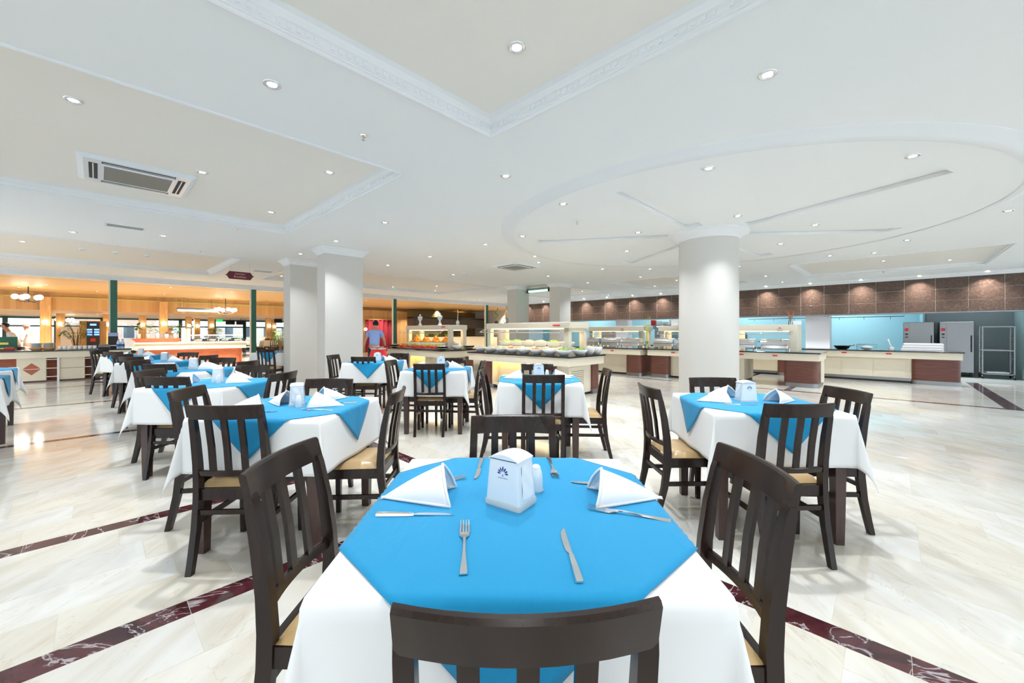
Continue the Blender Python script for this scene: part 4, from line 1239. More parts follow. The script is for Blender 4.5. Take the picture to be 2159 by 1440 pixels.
obj('kick_strip', MB().box(.15,.17,.85,10,.05,.115), M['brushed'], b6)

# ---------------------------------------------------------------- bowls of salad
def bowl_mesh(r, h, sq=False):
    prof = [(r*.45,0),(r*.55,.004),(r*.80,h*.45),(r,h),(r*.97,h+.003),(r*.76,h*.5),(r*.4,.02)]
    return MB().lathe(prof, 24).mesh('bowl', M['porcelain'], True)
BOWL = bowl_mesh(.155, .105)
BOWL_S = bowl_mesh(.13, .085)
TALL = bowl_mesh(.14, .15)
def food_mesh(name, r, z, material, seed, heap=.05):
    rnd = random.Random(seed); mb = MB()
    mb.lathe([(r*.85,z-.03),(r*.92,z),(r*.6,z+heap*.6),(r*.25,z+heap),(.004,z+heap*1.05)], 16)
    for _ in range(26):
        a = rnd.uniform(0, 6.28); d = r*.85*math.sqrt(rnd.random()); s_ = rnd.uniform(.012,.026)
        mb.ellipsoid((d*math.cos(a), d*math.sin(a), z+heap*(1-(d/r)**1.5)+.004), (s_,s_*rnd.uniform(.5,1),s_*.5), 6, 4)
    return mb.mesh(name, material, True)
FOODS = {k: food_mesh('salad', .135, .085, M[mk], i) for i, (k, mk) in enumerate((('cream','salad'),('carrot','carrot'),('green','lettuce'),('red','red'),('orange','orange'),('melon','melon')))}
def bowl(p, q, z, food, label, me=None, group='salad bowls on the buffet', sc=1.0, lift=0.0):
    t = thing('salad_bowl', label, 'bowl', W(p, q, z), random.uniform(0, 3), group)
    o = obj('bowl', me or BOWL, parent=t); o.scale = (sc,)*3
    if food:
        o = obj('salad', FOODS[food], parent=t, loc=(0,0,lift)); o.scale = (sc,)*3
    return t
ords = ['leftmost', 'second from left', 'third from left', 'fourth from left', 'fifth from left', 'sixth from left', 'seventh from left', 'eighth from left']
for k, f in enumerate(('cream','cream','cream','carrot','cream','carrot','cream','green')):
    bowl(6.26, 7.0-k*.345, CT, f, 'white bowl of '+{'cream':'creamy salad','carrot':'orange-red salad','green':'green and orange salad'}[f]+', '+ords[k]+' in front on the salad buffet')
for k, f in enumerate(('green','green','cream','cream','green','cream')):
    bowl(6.80, 6.70-k*.36, CT+.13, f, 'white bowl with '+('leafy greens' if f == 'green' else 'pale salad')+', '+ords[k]+' in back on the salad buffet', sc=1.1)
bowl(6.62, 4.46, CT, 'green', 'white bowl of green salad at the right end of the salad buffet')
bowl(6.92, 4.44, CT, 'cream', 'white bowl of pale salad, second at the right end of the salad buffet', TALL, lift=.04)
bowl(7.14, 4.42, CT, None, 'tall empty white bowl, last at the right end of the salad buffet', TALL)
# fruit buffet
def platter(p, q, z, kind, label, n=22):
    t = thing('fruit_platter', label, 'platter', W(p, q, z), TH, 'fruit platters on the fruit buffet')
    obj('plate', MB().sweep([[(-.12,-.20,0),(.12,-.20,0),(.12,.20,0),(-.12,.20,0)], [(-.15,-.23,.02),(.15,-.23,.02),(.15,.23,.02),(-.15,.23,.02)]]), M['porcelain'], t)
    rnd = random.Random(hash(label) % 999)
    mb = MB()
    for k in range(n):
        x, y = rnd.uniform(-.11,.11), rnd.uniform(-.19,.19)
        if kind == 'orange':
            zz = .03 + .16*max(0, 1-(abs(x)/.13+abs(y)/.2)); mb.ellipsoid((x,y,zz), (.032,.032,.032), 8, 5)
        else:
            m_ = Matrix.Translation((x,y,.045+.02*rnd.random())) @ Matrix.Rotation(rnd.uniform(-.5,.5), 4, 'Z') @ Matrix.Rotation(rnd.uniform(.3,.9), 4, 'Y')
            s_ = MB().prism([(.045*math.cos(R(a)), .045*math.sin(R(a))) for a in range(0,181,30)], -.008, .008).xf(m_)
            mb.add(s_.v, s_.f)
    obj('fruit', mb, M[{'orange':'orange','melon':'melon','watermelon':'red','green':'lettuce'}[kind]], t)
    if kind == 'orange':
        gm = MB()
        for k in range(7):
            a = k*.9; gm.add([(0,0,.18),(.05*math.cos(a)-.01,.05*math.sin(a),.24),(.07*math.cos(a),.07*math.sin(a),.22),(.05*math.cos(a)+.01,.05*math.sin(a)+.01,.21)], [(0,1,2,3)])
        obj('leaf_crown', gm, M['lettuce'], t)
    return t
for k in range(4): platter(6.62, 10.25-k*.48, CT+.16, 'orange', 'heap of oranges, '+ords[k]+' on the raised back row of the fruit buffet', 60)
for k in range(4): platter(6.34, 10.3-k*.5, CT+.045, 'melon', 'platter of melon slices, '+ords[k]+' on the fruit buffet', 30)
for k in range(4): platter(6.10, 10.1-k*.5, CT, 'watermelon', 'platter of red watermelon slices, '+ords[k]+' along the front of the fruit buffet', 24)
DARKB = MB().lathe([(.07,0),(.10,.02),(.15,.085),(.16,.09),(.145,.085),(.08,.02)], 20).mesh('bowl', M['black'], True)
def dark_bowl(p, q, label):
    t = thing('serving_bowl', label, 'bowl', W(p, q, CT), 0, 'dark bowls on the fruit buffet')
    obj('bowl', DARKB, parent=t); obj('salad', FOODS['cream'], parent=t, loc=(0,0,-.03))
dark_bowl(6.1, 10.65, 'black bowl of food at the left end of the fruit buffet')
dark_bowl(6.1, 8.30, 'black bowl at the near corner of the fruit buffet')
dark_bowl(6.95, 8.25, 'black bowl at the right end of the fruit buffet')
bowl(6.55, 8.25, CT, None, 'white empty bowl beside the black bowls on the fruit buffet')

UPS = ['lowest','second from bottom','third from bottom','fourth from bottom','fifth from bottom','middle one','fifth from top','fourth from top','third from top','second from top','topmost']
# plates stacked in the lit niches
plate_me = MB().lathe([(.06,0),(.075,.003),(.118,.014),(.122,.016),(.118,.018),(.07,.007)], 24).mesh('dinner_plate', M['porcelain'], True)
for (bp, bq, c, d, words) in ((6.0,4.28,1.25,2.12,'salad buffet'), (5.9,8.1,.75,1.5,'fruit buffet')):
    for j, cy in enumerate((c+.22, d-.24)):
        for k in range(9):
            o = obj('dinner_plate', plate_me, loc=W(bp+.22, bq+cy, .131+k*.0165))
            tag(o, 'white plate, '+UPS[k]+' in the '+('right' if j == 0 else 'left')+' stack under the '+words, 'plate', 'plates under the '+words+(' right' if j == 0 else ' left'))

# ---------------------------------------------------------------- chafing dishes
def make_chafer():
    t = thing('chafing_dish', 'x', 'chafing dish')
    obj('pan', MB().bbox(-.17,.17,-.27,.27,.07,.15,.01), M['steel'], t)
    for sx in (-1,1):
        for sy in (-1,1): obj('leg', MB().tube([(sx*.15,sy*.25,0),(sx*.16,sy*.26,.08)], .012, 8), M['chrome'], t)
    def lid(u, v):
        a = math.pi*u; return (-.175*math.cos(a), -.275+.55*v, .15+.135*math.sin(a)**.8)
    lm = MB().grid(lid, 14, 2)
    for s in (-.275,.275): lm.add([(-.175*math.cos(math.pi*k/14), s, .15+.135*math.sin(math.pi*k/14)**.8) for k in range(15)], [tuple(range(15))])
    ld = obj('lid', lm, M['steel'], t, smooth=40)
    obj('handle', MB().tube([(-.13,-.16,.255),(-.165,-.16,.285),(-.165,.16,.285),(-.13,.16,.255)], .010, 8), M['chrome'], ld)
    return t
ch0 = make_chafer(); ch_used = [0]
for (p, q, words) in ((11.25,2.00,'nearest the end panel of the right-hand hot buffet'),(11.25,2.68,'second on the right-hand hot buffet, by the column'),
   (10.95,3.9,'at right on the hot buffet left of the column'),(10.95,4.55,'at left on the hot buffet left of the column'),(10.8,5.45,'nearest on the hot buffet beyond the salads'),(10.8,6.1,'middle one on the hot buffet beyond the salads'),(10.8,6.75,'farthest on the hot buffet beyond the salads')):
    place(ch0, ch_used, W(p, q, CT), TH, 'polished steel roll-top chafing dish, '+words, 'chafing dishes')

# things on the serving counter
def simple(name, label, cat, loc, mb, m_, rz=0, group=None, smooth=40):
    return tag(obj(name, mb, m_, loc=loc, rz=rz, smooth=smooth), label, cat, group)
t = thing('frying_pan', 'black round pan standing on the serving counter', 'pan', W(13.95, .95, CT))
obj('bowl', MB().lathe([(.10,0),(.14,.02),(.18,.09),(.185,.092),(.17,.085),(.1,.015)], 24), M['black'], t, smooth=40)
obj('handle', MB().tube([(.17,0,.08),(.34,0,.11)], .012, 8), M['black'], t)
t = thing('glass_tray', 'low clear glass box on the serving counter beside the pan', 'tray', W(13.95, .45, CT), TH)
obj('walls', MB().box(-.16,-.155,-.2,.2,0,.14).box(.155,.16,-.2,.2,0,.14).box(-.16,.16,-.2,-.195,0,.14).box(-.16,.16,.195,.2,0,.14), M['glass'], t)
obj('rim', MB().tube([(-.16,-.2,.14),(.16,-.2,.14),(.16,.2,.14),(-.16,.2,.14),(-.16,-.2,.14)], .006, 6), M['chrome'], t)
obj('roll', MB().ellipsoid((0,0,.05),(.09,.13,.05)), M['napkin'], t, smooth=60)
t = thing('cloth_stack', 'pile of white folded cloths wrapped on the serving counter', 'cloths', W(13.95, -.55, CT), TH)
for k in range(3): obj('cloth', MB().bbox(-.2+.01*k,.2-.01*k,-.36,.36-.02*k,.062*k,.062*k+.058,.014), M['napkin'], t)
t = thing('scoop_jar', 'white upright ladle and jar on the serving counter', 'utensil', W(13.95, -.02, CT))
obj('jar', MB().lathe([(.05,0),(.055,.06),(.045,.08)], 16), M['porcelain'], t, smooth=40)
obj('ladle', MB().tube([(0,0,.06),(-.03,.04,.2),(-.05,.06,.27)], [.012,.014,.035], 8), M['porcelain'], t)
t = thing('folded_napkin_pile', 'stack of white plates beside the lilac kitchen pillar', 'plates', W(14.1, 2.15, CT))
for k in range(6): obj('plate', plate_me, parent=t, loc=(0,0,.017*k))
# ovens, rack and kitchen things
def oven(p, q0, q1, h, label):
    t = thing('kitchen_oven', label, 'oven', W(p, q0), TH)
    Q = q1-q0
    obj('body', MB().bbox(0,.68,0,Q,.12,h,.012), M['brushed'], t)
    d = obj('door', MB().box(-.022,0,.02,Q-.14,.16,h-.05), M['brushed'], t)
    obj('handle', MB().tube([(-.05,.06,h*.45),(-.05,.06,h*.75)], .012, 8), M['black'], d)
    pn = obj('control_panel', MB().box(-.014,0,Q-.13,Q-.01,.16,h-.05), M['brushed'], t)
    obj('red_switch', MB().box(-.026,-.014,Q-.11,Q-.03,h-.26,h-.18), M['redlabel'], pn)
    obj('black_knob', MB().box(-.026,-.014,Q-.10,Q-.04,h-.38,h-.33), M['black'], pn)
    obj('black_knob', MB().box(-.026,-.014,Q-.10,Q-.04,h-.46,h-.43), M['black'], pn)
    for y in (.06, Q-.06): obj('foot', MB().lathe([(.03,0),(.03,.12)], 10, (.1,y,0)), M['black'], t)
    return t
oven(16.75, -1.68, -1.02, 1.54, 'tall brushed steel oven whose lower half shows right of the counter')
oven(16.75, -.92, -.28, 1.54, 'tall brushed steel oven rising behind the serving counter')
t = thing('rack_trolley', 'empty steel tray trolley on black castors before the grey wall', 'trolley', W(16.45, -2.33), TH)
for x in (0,.5):
    for y in (0,.54):
        obj('upright', MB().box(x-.013,x+.013,y-.013,y+.013,.12,1.40), M['brushed'], t)
        obj('castor', MB().lathe([(.045,-.015),(.05,0),(.045,.015)], 14).xf(Matrix.Translation((x,y,.05)) @ Matrix.Rotation(R(90),4,'X')), M['black'], t)
        obj('castor_fork', MB().box(x-.02,x+.02,y-.022,y+.022,.07,.13), M['black'], t)
for z in (.13,.76,1.39):
    obj('crossbar', MB().box(-.012,.012,0,.54,z-.012,z+.012), M['brushed'], t); obj('crossbar', MB().box(.488,.512,0,.54,z-.012,z+.012), M['brushed'], t)
for y in (0,.54):
    for k in range(16): obj('tray_runner', MB().box(0,.5,y-.008 if y else y+.002,y+.008 if not y else y-.002,.22+k*.07,.226+k*.07), M['brushed'], t)
obj('tray', MB().box(.02,.48,.08,.46,.16,.185), M['plastic'], t)
# utensil rail under the bulkhead and a few kitchen things
t = thing('utensil_rail', 'thin dark hanging rail with hooks under the bulkhead', 'rail', W(16.6, -.1, 1.72), TH)
obj('rail', MB().tube([(0,-.2,0),(0,3.9,0)], .010, 8), M['black'], t)
for k in range(7): obj('hook', MB().tube([(0,.1+.6*k,0),(0,.1+.6*k,-.06),(.02,.1+.6*k,-.08)], .005, 6), M['black'], t)
for k, (z, words) in enumerate(((1.62,'upper'),(1.34,'lower'))):
    tag(obj('wall_box', MB().box(-.05,0,-.17,.17,-.09,.09), M['porcelain'], loc=W(19.58, 2.75, z), rz=TH), 'white box on the pale blue kitchen wall, '+words+' one', 'box')
t = thing('work_table', 'steel work table with trays in the blue kitchen behind the hot buffet', 'table', W(17.6, 2.6), TH)
obj('top', MB().box(0,.8,0,3.6,.86,.90), M['brushed'], t)
for (x,y) in ((.05,.05),(.75,.05),(.05,3.55),(.75,3.55)): obj('leg', MB().box(x-.02,x+.02,y-.02,y+.02,0,.86), M['brushed'], t)
t = thing('kitchen_shelf', 'wall shelf with white containers in the kitchen left of the column', 'shelf', W(16.8, 5.2, 1.52), TH)
obj('board', MB().box(0,.35,0,2.6,0,.03), M['brushed'], t)
for y in (.3,2.3): obj('bracket', MB().box(.02,.3,y,y+.03,-.15,0), M['brushed'], t)
for k in range(9):
    tag(obj('container', MB().bbox(-.08,.08,-.10,.10,0,.14+.04*(k % 3),.01), M['porcelain'] if k % 4 else M['redlabel'], loc=W(16.97, 5.4+.27*k, 1.551), rz=TH), 'food container on the kitchen shelf, '+ORD[k], 'container', 'containers on the kitchen shelf')
for k, (q, w_, h, words) in enumerate(((4.4,.5,1.2,'tall dark cooker'),(7.3,.9,1.5,'steel fridge'),(10.2,.9,1.55,'steel cupboard'))):
    t = thing('kitchen_cabinet', words+' inside the blue kitchen, seen between the buffets', 'cabinet', W(18.5, q), TH)
    obj('body', MB().bbox(0,.6,0,w_,.08,h,.01), M['brushed'] if k else M['black'], t)
    dd = obj('door', MB().box(-.02,0,.02,w_-.02,.12,h-.04), M['brushed'] if k else M['black'], t)
    obj('handle', MB().tube([(-.04,.07,h*.5),(-.04,.07,h*.7)], .01, 6), M['chrome'], dd)
    obj('foot', MB().box(.05,.55,.05,w_-.05,0,.08), M['black'], t)

# ---------------------------------------------------------------- ornaments on the canopies
def figurine(p, q, z, label):
    t = thing('figurine', label, 'figurine', W(p, q, z), TH)
    obj('body', MB().lathe([(.055,0),(.06,.01),(.022,.10),(.03,.13),(.075,.25),(.07,.275),(.02,.29)], 16), M['porcelain'], t, smooth=40)
    obj('head', MB().ellipsoid((0,0,.315),(.026,.026,.034)), M['porcelain'], t, smooth=60)
    obj('arm', MB().tube([(0,-.07,.26),(0,-.10,.20),(0,-.03,.15)], .013, 8), M['porcelain'], t)
    obj('arm', MB().tube([(0,.07,.26),(0,.10,.20),(0,.03,.15)], .013, 8), M['porcelain'], t)
    obj('sash', MB().lathe([(.05,.185),(.064,.22),(.05,.225)], 14), mat('sash_blue', (0.08,0.14,0.4), 0.4) if 'sash_blue' not in bpy.data.materials else bpy.data.materials['sash_blue'], t)
figurine(6.75, 10.3, 1.44, 'white and blue porcelain figurine at the left end of the fruit buffet canopy')
figurine(6.75, 9.3, 1.44, 'white porcelain figurine in the middle of the fruit buffet canopy')
t = thing('metal_ornament', 'slim curved steel bird ornament on the fruit buffet canopy', 'ornament', W(6.8, 8.55, 1.44))
obj('body', MB().ellipsoid((0,0,.07),(.05,.09,.06)), M['steel'], t, smooth=60)
obj('neck', MB().tube([(0,.03,.10),(0,-.02,.18),(0,.04,.26),(0,.06,.36),(0,.02,.40)], [.016,.012,.010,.009,.012], 8), M['steel'], t)
obj('base', MB().lathe([(.06,0),(.06,.012)], 14), M['steel'], t)
t = thing('ring_ornament', 'gold and green stacked ring ornament on the salad buffet canopy', 'ornament', W(6.85, 6.75, 1.455))
for k, (z, r_, a_) in enumerate(((.07,.055,.3),(.17,.045,1.2),(.25,.038,.2),(.32,.03,1.3))):
    pts = [(r_*math.cos(b)*math.cos(a_), r_*math.cos(b)*math.sin(a_), z+r_*1.1*math.sin(b)) for b in [2*math.pi*i/16 for i in range(17)]]
    obj('ring', MB().tube(pts, .009, 6), M['green_post'] if k == 0 else mat('gilt_%d' % k, (0.55,0.42,0.16), 0.3, 0.8), t)
obj('base', MB().lathe([(.05,0),(.05,.012)], 14), M['black'], t)
t = thing('twig_ornament', 'dark green leafy spiral ornament on the salad buffet canopy at its left end', 'ornament', W(6.85, 7.08, 1.455))
obj('base', MB().lathe([(.05,0),(.04,.06)], 12), M['black'], t)
pts = [(.035*math.cos(k*.9), .035*math.sin(k*.9), .05+.022*k) for k in range(16)]
obj('twig', MB().tube(pts, .010, 6), M['green_leaf'], t)
def twig_vase(p, q, z, label, m_, h=.62):
    t = thing('twig_vase', label, 'vase', W(p, q, z))
    obj('vase', MB().lathe([(.045,0),(.05,.02),(.03,.14),(.04,.20),(.034,.20),(.02,.12)], 14), M['glass'], t, smooth=40)
    rnd = random.Random(3); mb = MB()
    for k in range(9):
        a = rnd.uniform(0,6.28); s_ = rnd.uniform(.05,.14)
        mb.tube([(0,0,.02),(.02*math.cos(a),.02*math.sin(a),h*.5),(s_*math.cos(a),s_*math.sin(a),h*rnd.uniform(.8,1.05))], [.006,.004,.002], 5)
    obj('twigs', mb, m_, t)
twig_vase(10.75, 4.99, CT, 'clear vase of tall yellow-green twigs between two hot buffets', mat('yellow_twigs', (0.55,0.55,0.05), 0.6), .95)
twig_vase(11.6, 1.75, 1.43, 'vase of orange dried twigs on the right-hand hot buffet canopy', mat('orange_twigs', (0.6,0.18,0.03), 0.6), .36)
tag(obj('menu_stand', MB().box(-.005,.005,-.10,.10,0,.16).box(-.04,.04,-.10,.10,0,.008), M['paper'], loc=W(11.0, 4.30, 1.43), rz=TH), 'white paper card on the canopy left of the round column', 'card')
for k, (p, q, words) in enumerate(((11.48,1.95,'right-hand hot buffet'),(11.18,4.2,'hot buffet left of the column'),(11.03,5.9,'hot buffet beyond the salads'))):
    t = thing('dish_sign', 'small pale dish card clipped under the canopy of the '+words, 'card', W(p, q, 1.29), TH)
    obj('card', MB().box(-.004,.004,-.06,.06,-.02,.06), mat('pink_card', (0.75,0.55,0.5), 0.6) if k == 0 else bpy.data.materials['pink_card'], t)
    obj('clip', MB().box(-.01,.01,-.015,.015,.05,.07), M['black'], t)

# ================================================================ GREEN POSTS ON THE HALL EDGE
for i, p in enumerate((0.32, 3.74, 9.15, 14.71)):
    t = thing('green_post', ['green steel post rising behind the left drinks counter', 'green steel post left of the far square pillar', 'green steel post behind the man in blue', 'green steel post behind the salad buffet ornaments'][i], 'post', W(p, 16.0), TH)
    obj('shaft', MB().box(-.07,.07,-.07,.07,0,2.72), M['green_post'], t)
    obj('cream_edge', MB().box(-.10,-.07,-.05,.05,0,2.72), M['cream'], t)
    obj('foot_plate', MB().box(-.12,.12,-.12,.12,0,.015), M['green_post'], t)

# ================================================================ LEFT DRINKS COUNTER
t = thing('drinks_counter', 'long cream counter with black top, diamond panel and rust-red niches at far left', 'counter', W(-6, 15.22), TH)
L = 6.66
obj('countertop', MB().bbox(0, L, 0, .78, CT-.03, CT, .006), M['granite'], t)
obj('apron', MB().box(.02, L-.02, .02, .76, CT-.19, CT-.03), M['cream'], t)
obj('back_panel', MB().box(.1, L-.1, .42, .46, .04, CT-.19), M['red_panel'], t)
obj('kick_plate', MB().box(.1, L-.1, .12, .44, 0, .04), M['maroon_wood'], t)
def cab(x0, x1, diamond):
    c = obj('cabinet_door', MB().bbox(x0, x1, .10, .42, .04, CT-.19, .006), M['cream'], t)
    cx, cz = (x0+x1)/2, .33
    if diamond:
        obj('diamond', MB().add([(cx-.15,.096,cz),(cx,.096,cz-.15),(cx+.15,.096,cz),(cx,.096,cz+.15)], [(0,1,2,3)]), M['red_panel'], c)
    obj('groove', MB().box(x0+.02, x1-.02, .094, .10, cz-.006, cz+.006), M['porcelain'] if diamond else M['grey_trim'], c)
cab(4.64, 5.11, True); cab(5.32, 5.77, False); cab(2.7, 4.1, True); cab(1.0, 2.2, False)
for (x0, x1) in ((5.11,5.32),(5.77,6.08)):
    for k, z in enumerate((.12,.33,.55)): obj('rail', MB().box(x0, x1, .09, .11, z, z+.018), M['porcelain'], t)
obj('white_upright', MB().box(5.29,5.33,.06,.10,0,CT-.19), M['porcelain'], t)
obj('white_upright', MB().box(6.05,6.09,.06,.10,0,CT-.19), M['porcelain'], t)
obj('end_panel', MB().box(6.20, L-.06, .08, .6, .04, CT-.19), M['red_panel'], t)
obj('crate_stack', MB().box(5.88,6.03,.2,.4,.04,.55), M['dark_grille'], t)
def onl(x, y): return W(-6+x, 15.22+y, CT)     # a place on the drinks counter
t = thing('display_box', 'open dark green presentation box with gilt plate on the left counter', 'box', onl(4.35, .35), TH)
obj('tray', MB().box(-.26,.26,-.16,.16,0,.05), M['maroon_wood'], t)
obj('lid', MB().box(-.27,.27,.16,.18,.05,.34), mat('deep_green', (0.01,0.10,0.06), 0.5), t)
obj('gilt_plate', MB().box(-.13,.13,.152,.16,.15,.20), mat('gilt', (0.6,0.5,0.12), 0.35, 0.6), t)
obj('teabags', MB().box(-.24,-.08,-.14,.14,.05,.075), M['lettuce'], t); obj('teabags', MB().box(-.07,.09,-.14,.14,.05,.07), M['melon'], t); obj('teabags', MB().box(.1,.24,-.14,.14,.05,.08), M['redcloth'], t)
for j, x in enumerate((4.93, 5.13)):
    for k in range(11):
        tag(obj('side_plate', plate_me, loc=(*onl(x, .42)[:2], CT+.016*k)), 'white plate, '+UPS[k]+' in the '+('left' if j == 0 else 'right')+' stack on the left counter', 'plate', 'plate stack on the left counter '+str(j+1))
for j, x in enumerate((4.95, 5.15)):
    t = thing('bread_basket', ('left' if j == 0 else 'right')+' round wooden basket before the plate stacks', 'basket', onl(x, .17))
    obj('basket', MB().lathe([(.08,0),(.115,.05),(.12,.055),(.105,.05),(.07,.01)], 20), M['pine_post'], t, smooth=40)
    obj('bread', MB().ellipsoid((0,0,.045),(.09,.09,.025)), M['leather'], t, smooth=60)
cup_me = MB().lathe([(.028,0),(.036,.01),(.040,.10),(.037,.10),(.03,.012)], 16).mesh('cup', M['porcelain'], True)
for k in range(8):
    for j in range(2):
        tag(obj('cup', cup_me, loc=onl(5.33+.088*k, .16+.12*j)), 'white cup, '+ORD[k]+' in the '+('front' if j == 0 else 'back')+' row on the left counter', 'cup', 'cups on the left counter')
t = thing('food_warmer', 'grey steel food warmer with dark base on the left counter', 'warmer', onl(6.12, .36), TH)
obj('body', MB().bbox(-.11,.11,-.14,.14,0,.05,.008), M['black'], t); obj('lid', MB().sweep([[(-.11,-.14,.05),(.11,-.14,.05),(.11,.14,.05),(-.11,.14,.05)],[(-.09,-.10,.13),(.09,-.10,.13),(.09,.10,.13),(-.09,.10,.13)]]), M['brushed'], t)
t = thing('coffee_machine', 'black coffee machine with a white drip tray before the green post', 'machine', onl(6.30, .55), TH)
obj('body', MB().bbox(-.10,.10,-.12,.14,.10,.34,.01), M['black'], t); obj('drip_tray', MB().box(-.14,.14,-.24,.10,.07,.10), M['porcelain'], t); obj('column', MB().box(-.06,.06,0,.12,0,.07), M['black'], t)
obj('hopper', MB().box(-.10,.10,-.10,.12,.34,.44), mat('blue_orange_card', (0.35,0.45,0.75), 0.5), t)
bt0 = None
for k in range(4):
    t = thing('water_bottle', 'water bottle with blue label at the right end of the left counter, '+['front left','front right','back left','back right'][k], 'bottle', onl(6.40+.085*(k % 2), .20+.22*(k//2)), 0, 'water bottles on the left counter')
    obj('bottle', MB().lathe([(.036,0),(.038,.02),(.038,.17),(.014,.22),(.014,.24)], 14), mat('bottle_plastic', (0.6,0.75,0.9), 0.1) if k == 0 else bpy.data.materials['bottle_plastic'], t, smooth=40)
    obj('label_band', MB().lathe([(.0385,.06),(.039,.061),(.039,.13),(.0385,.131)], 14, cap=False), mat('label_blue', (0.02,0.12,0.55), 0.4) if k == 0 else bpy.data.materials['label_blue'], t)
    obj('cap', MB().lathe([(.016,.24),(.016,.26)], 10), bpy.data.materials['label_blue'], t)

# ================================================================ PINE HALL FURNISHING
globe_me = MB().ellipsoid((0,0,0),(.085,.085,.085),14,10).mesh('globe', M['globe'], True)
def pine_post(p, q, h, label, lamps=2, w=.14):
    t = thing('pine_post', label, 'post', W(p, q), TH, 'pine posts')
    obj('shaft', MB().bbox(-w,w,-w,w,0,h,.015), M['pine_post'], t)
    obj('foot', MB().box(-w-.02,w+.02,-w-.02,w+.02,0,.10), M['pine_post'], t)
    for s in ((0,) if lamps == 1 else (-1,1)) if lamps else ():
        o = obj('globe', globe_me, parent=t, loc=(s*.16, -w-.14, 1.62))
        obj('bracket', MB().tube([(s*.05,-w,1.5),(s*.14,-w-.10,1.46),(s*.16,-w-.14,1.54)], .012, 6), mat('bracket_brass', (0.5,0.35,0.12), 0.35, 0.9) if 'bracket_brass' not in bpy.data.materials else bpy.data.materials['bracket_brass'], t)
def qline(u, q):
    d = (u-1080)/FOC; y = q/(-d*BY+BX); return to_pq(d*y, y)[0]
for (u, q, words, lamps) in ((97,23.3,'left of the plate stacks, nearest row',1),(345,23.3,'in the nearest row behind the tall white menu board',1),(226,28,'beside the drinks machine',1),(128,28,'behind the potted palm at left',1),(301,28,'behind the leafy trough',1),(398,29,'behind the glass buffet, left one',1),(416,31,'behind the glass buffet, right one',1),(446,29,'behind the glass buffet near the exit sign',1),(566,28,'right of the second green post',1),(577,31,'right of the second green post, farther one',1)):
    pine_post(qline(u, q), q, 2.6 if q < 24 else 2.1, 'square pine post with globe lamp, '+words, lamps)
# chandeliers
def chandelier(p, q, z, n, label, r=.28):
    top = (WH if q < 23.4 else 2.10) - z
    t = thing('chandelier', label, 'chandelier', W(p, q, z))
    obj('stem', MB().tube([(0,0,-.05),(0,0,top)], .014, 8), M['black'], t)
    obj('boss', MB().ellipsoid((0,0,-.06),(.05,.05,.05)), M['black'], t, smooth=60)
    for k in range(n):
        a = 2*math.pi*k/n + .4
        obj('arm', MB().tube([(0,0,-.05),(r*.6*math.cos(a),r*.6*math.sin(a),-.10),(r*math.cos(a),r*math.sin(a),-.02)], .010, 6), M['black'], t)
        obj('globe', globe_me, parent=t, loc=(r*math.cos(a),r*math.sin(a),.07))
chandelier(qline(60,21), 21, 2.36, 5, 'branched chandelier of round globes under the pine ceiling at far left')
chandelier(qline(476,22), 22, 2.20, 6, 'branched chandelier of round globes left of the second green post', .36)
chandelier(qline(137,30), 30, 1.80, 4, 'small cluster of globes hanging before the far windows')
# teal tube lamp
t = thing('tube_lamp', 'glowing teal tube lamp hanging under the pine fascia', 'lamp', W(qline(418,22.9), 22.9, 2.22), TH)
obj('housing', MB().box(-.75,.75,-.04,.04,.05,.12), M['brushed'], t); obj('tube', MB().tube([(-.72,-.05,0),(.72,-.05,0)], .045, 10), M['emit_teal'], t)
for s in (-.5,.5): obj('hanger', MB().tube([(s,0,.12),(s,0,.56)], .006, 6), M['black'], t)
t = thing('exit_sign', 'small green exit sign under the low pine ceiling', 'sign', W(qline(463,31), 31, 1.98), TH)
obj('box', MB().box(-.18,.18,-.03,.03,-.07,.09), M['plastic'], t); obj('face', MB().box(-.17,.17,-.036,-.03,-.06,.08), mat('exit_green', (0.02,0.4,0.1), 0.4, emis=(0.02,0.8,0.15), estr=.8), t)
for (u, q, z, words) in ((486,30,1.86,'left of the second green post'),(508,30,1.86,'just left of the second green post'),(587,29,2.0,'beside the far square pillar')):
    t = thing('television', 'black flat screen hung from the low pine ceiling '+words, 'television', W(qline(u,q), q, z), TH+R(20))
    obj('screen', MB().bbox(-.26,.26,-.03,.03,-.14,.14,.006), M['black'], t); obj('mount', MB().tube([(0,0,.14),(0,0,.26)], .012, 6), M['black'], t)
# drinks machine with blue screen
t = thing('drinks_machine', 'tall black drinks machine with glowing blue buttons in a pine surround', 'vending machine', W(qline(197,26.0), 26.0), TH)
obj('surround', MB().box(-.42,.42,.02,.6,0,1.75), M['pine_post'], t); obj('body', MB().box(-.20,.20,-.1,.5,.3,1.70), M['black'], t)
obj('top_screen', MB().box(-.10,.10,-.108,-.10,1.54,1.62), M['emit_blue'], t)
for k in range(3):
    for s in (-1,1): obj('button', MB().box(s*.11-.08,s*.11+.08,-.115,-.10,1.10+.11*k,1.17+.11*k), M['emit_blue'], t)
obj('red_badge', MB().box(-.08,.08,-.11,-.10,.82,.96), M['redlabel'], t)
tag(obj('white_door', MB().box(-.5,.5,-.03,.03,0,1.5), M['porcelain'], loc=W(qline(163,27), 27), rz=TH), 'plain white screen standing between pine post and drinks machine', 'screen')
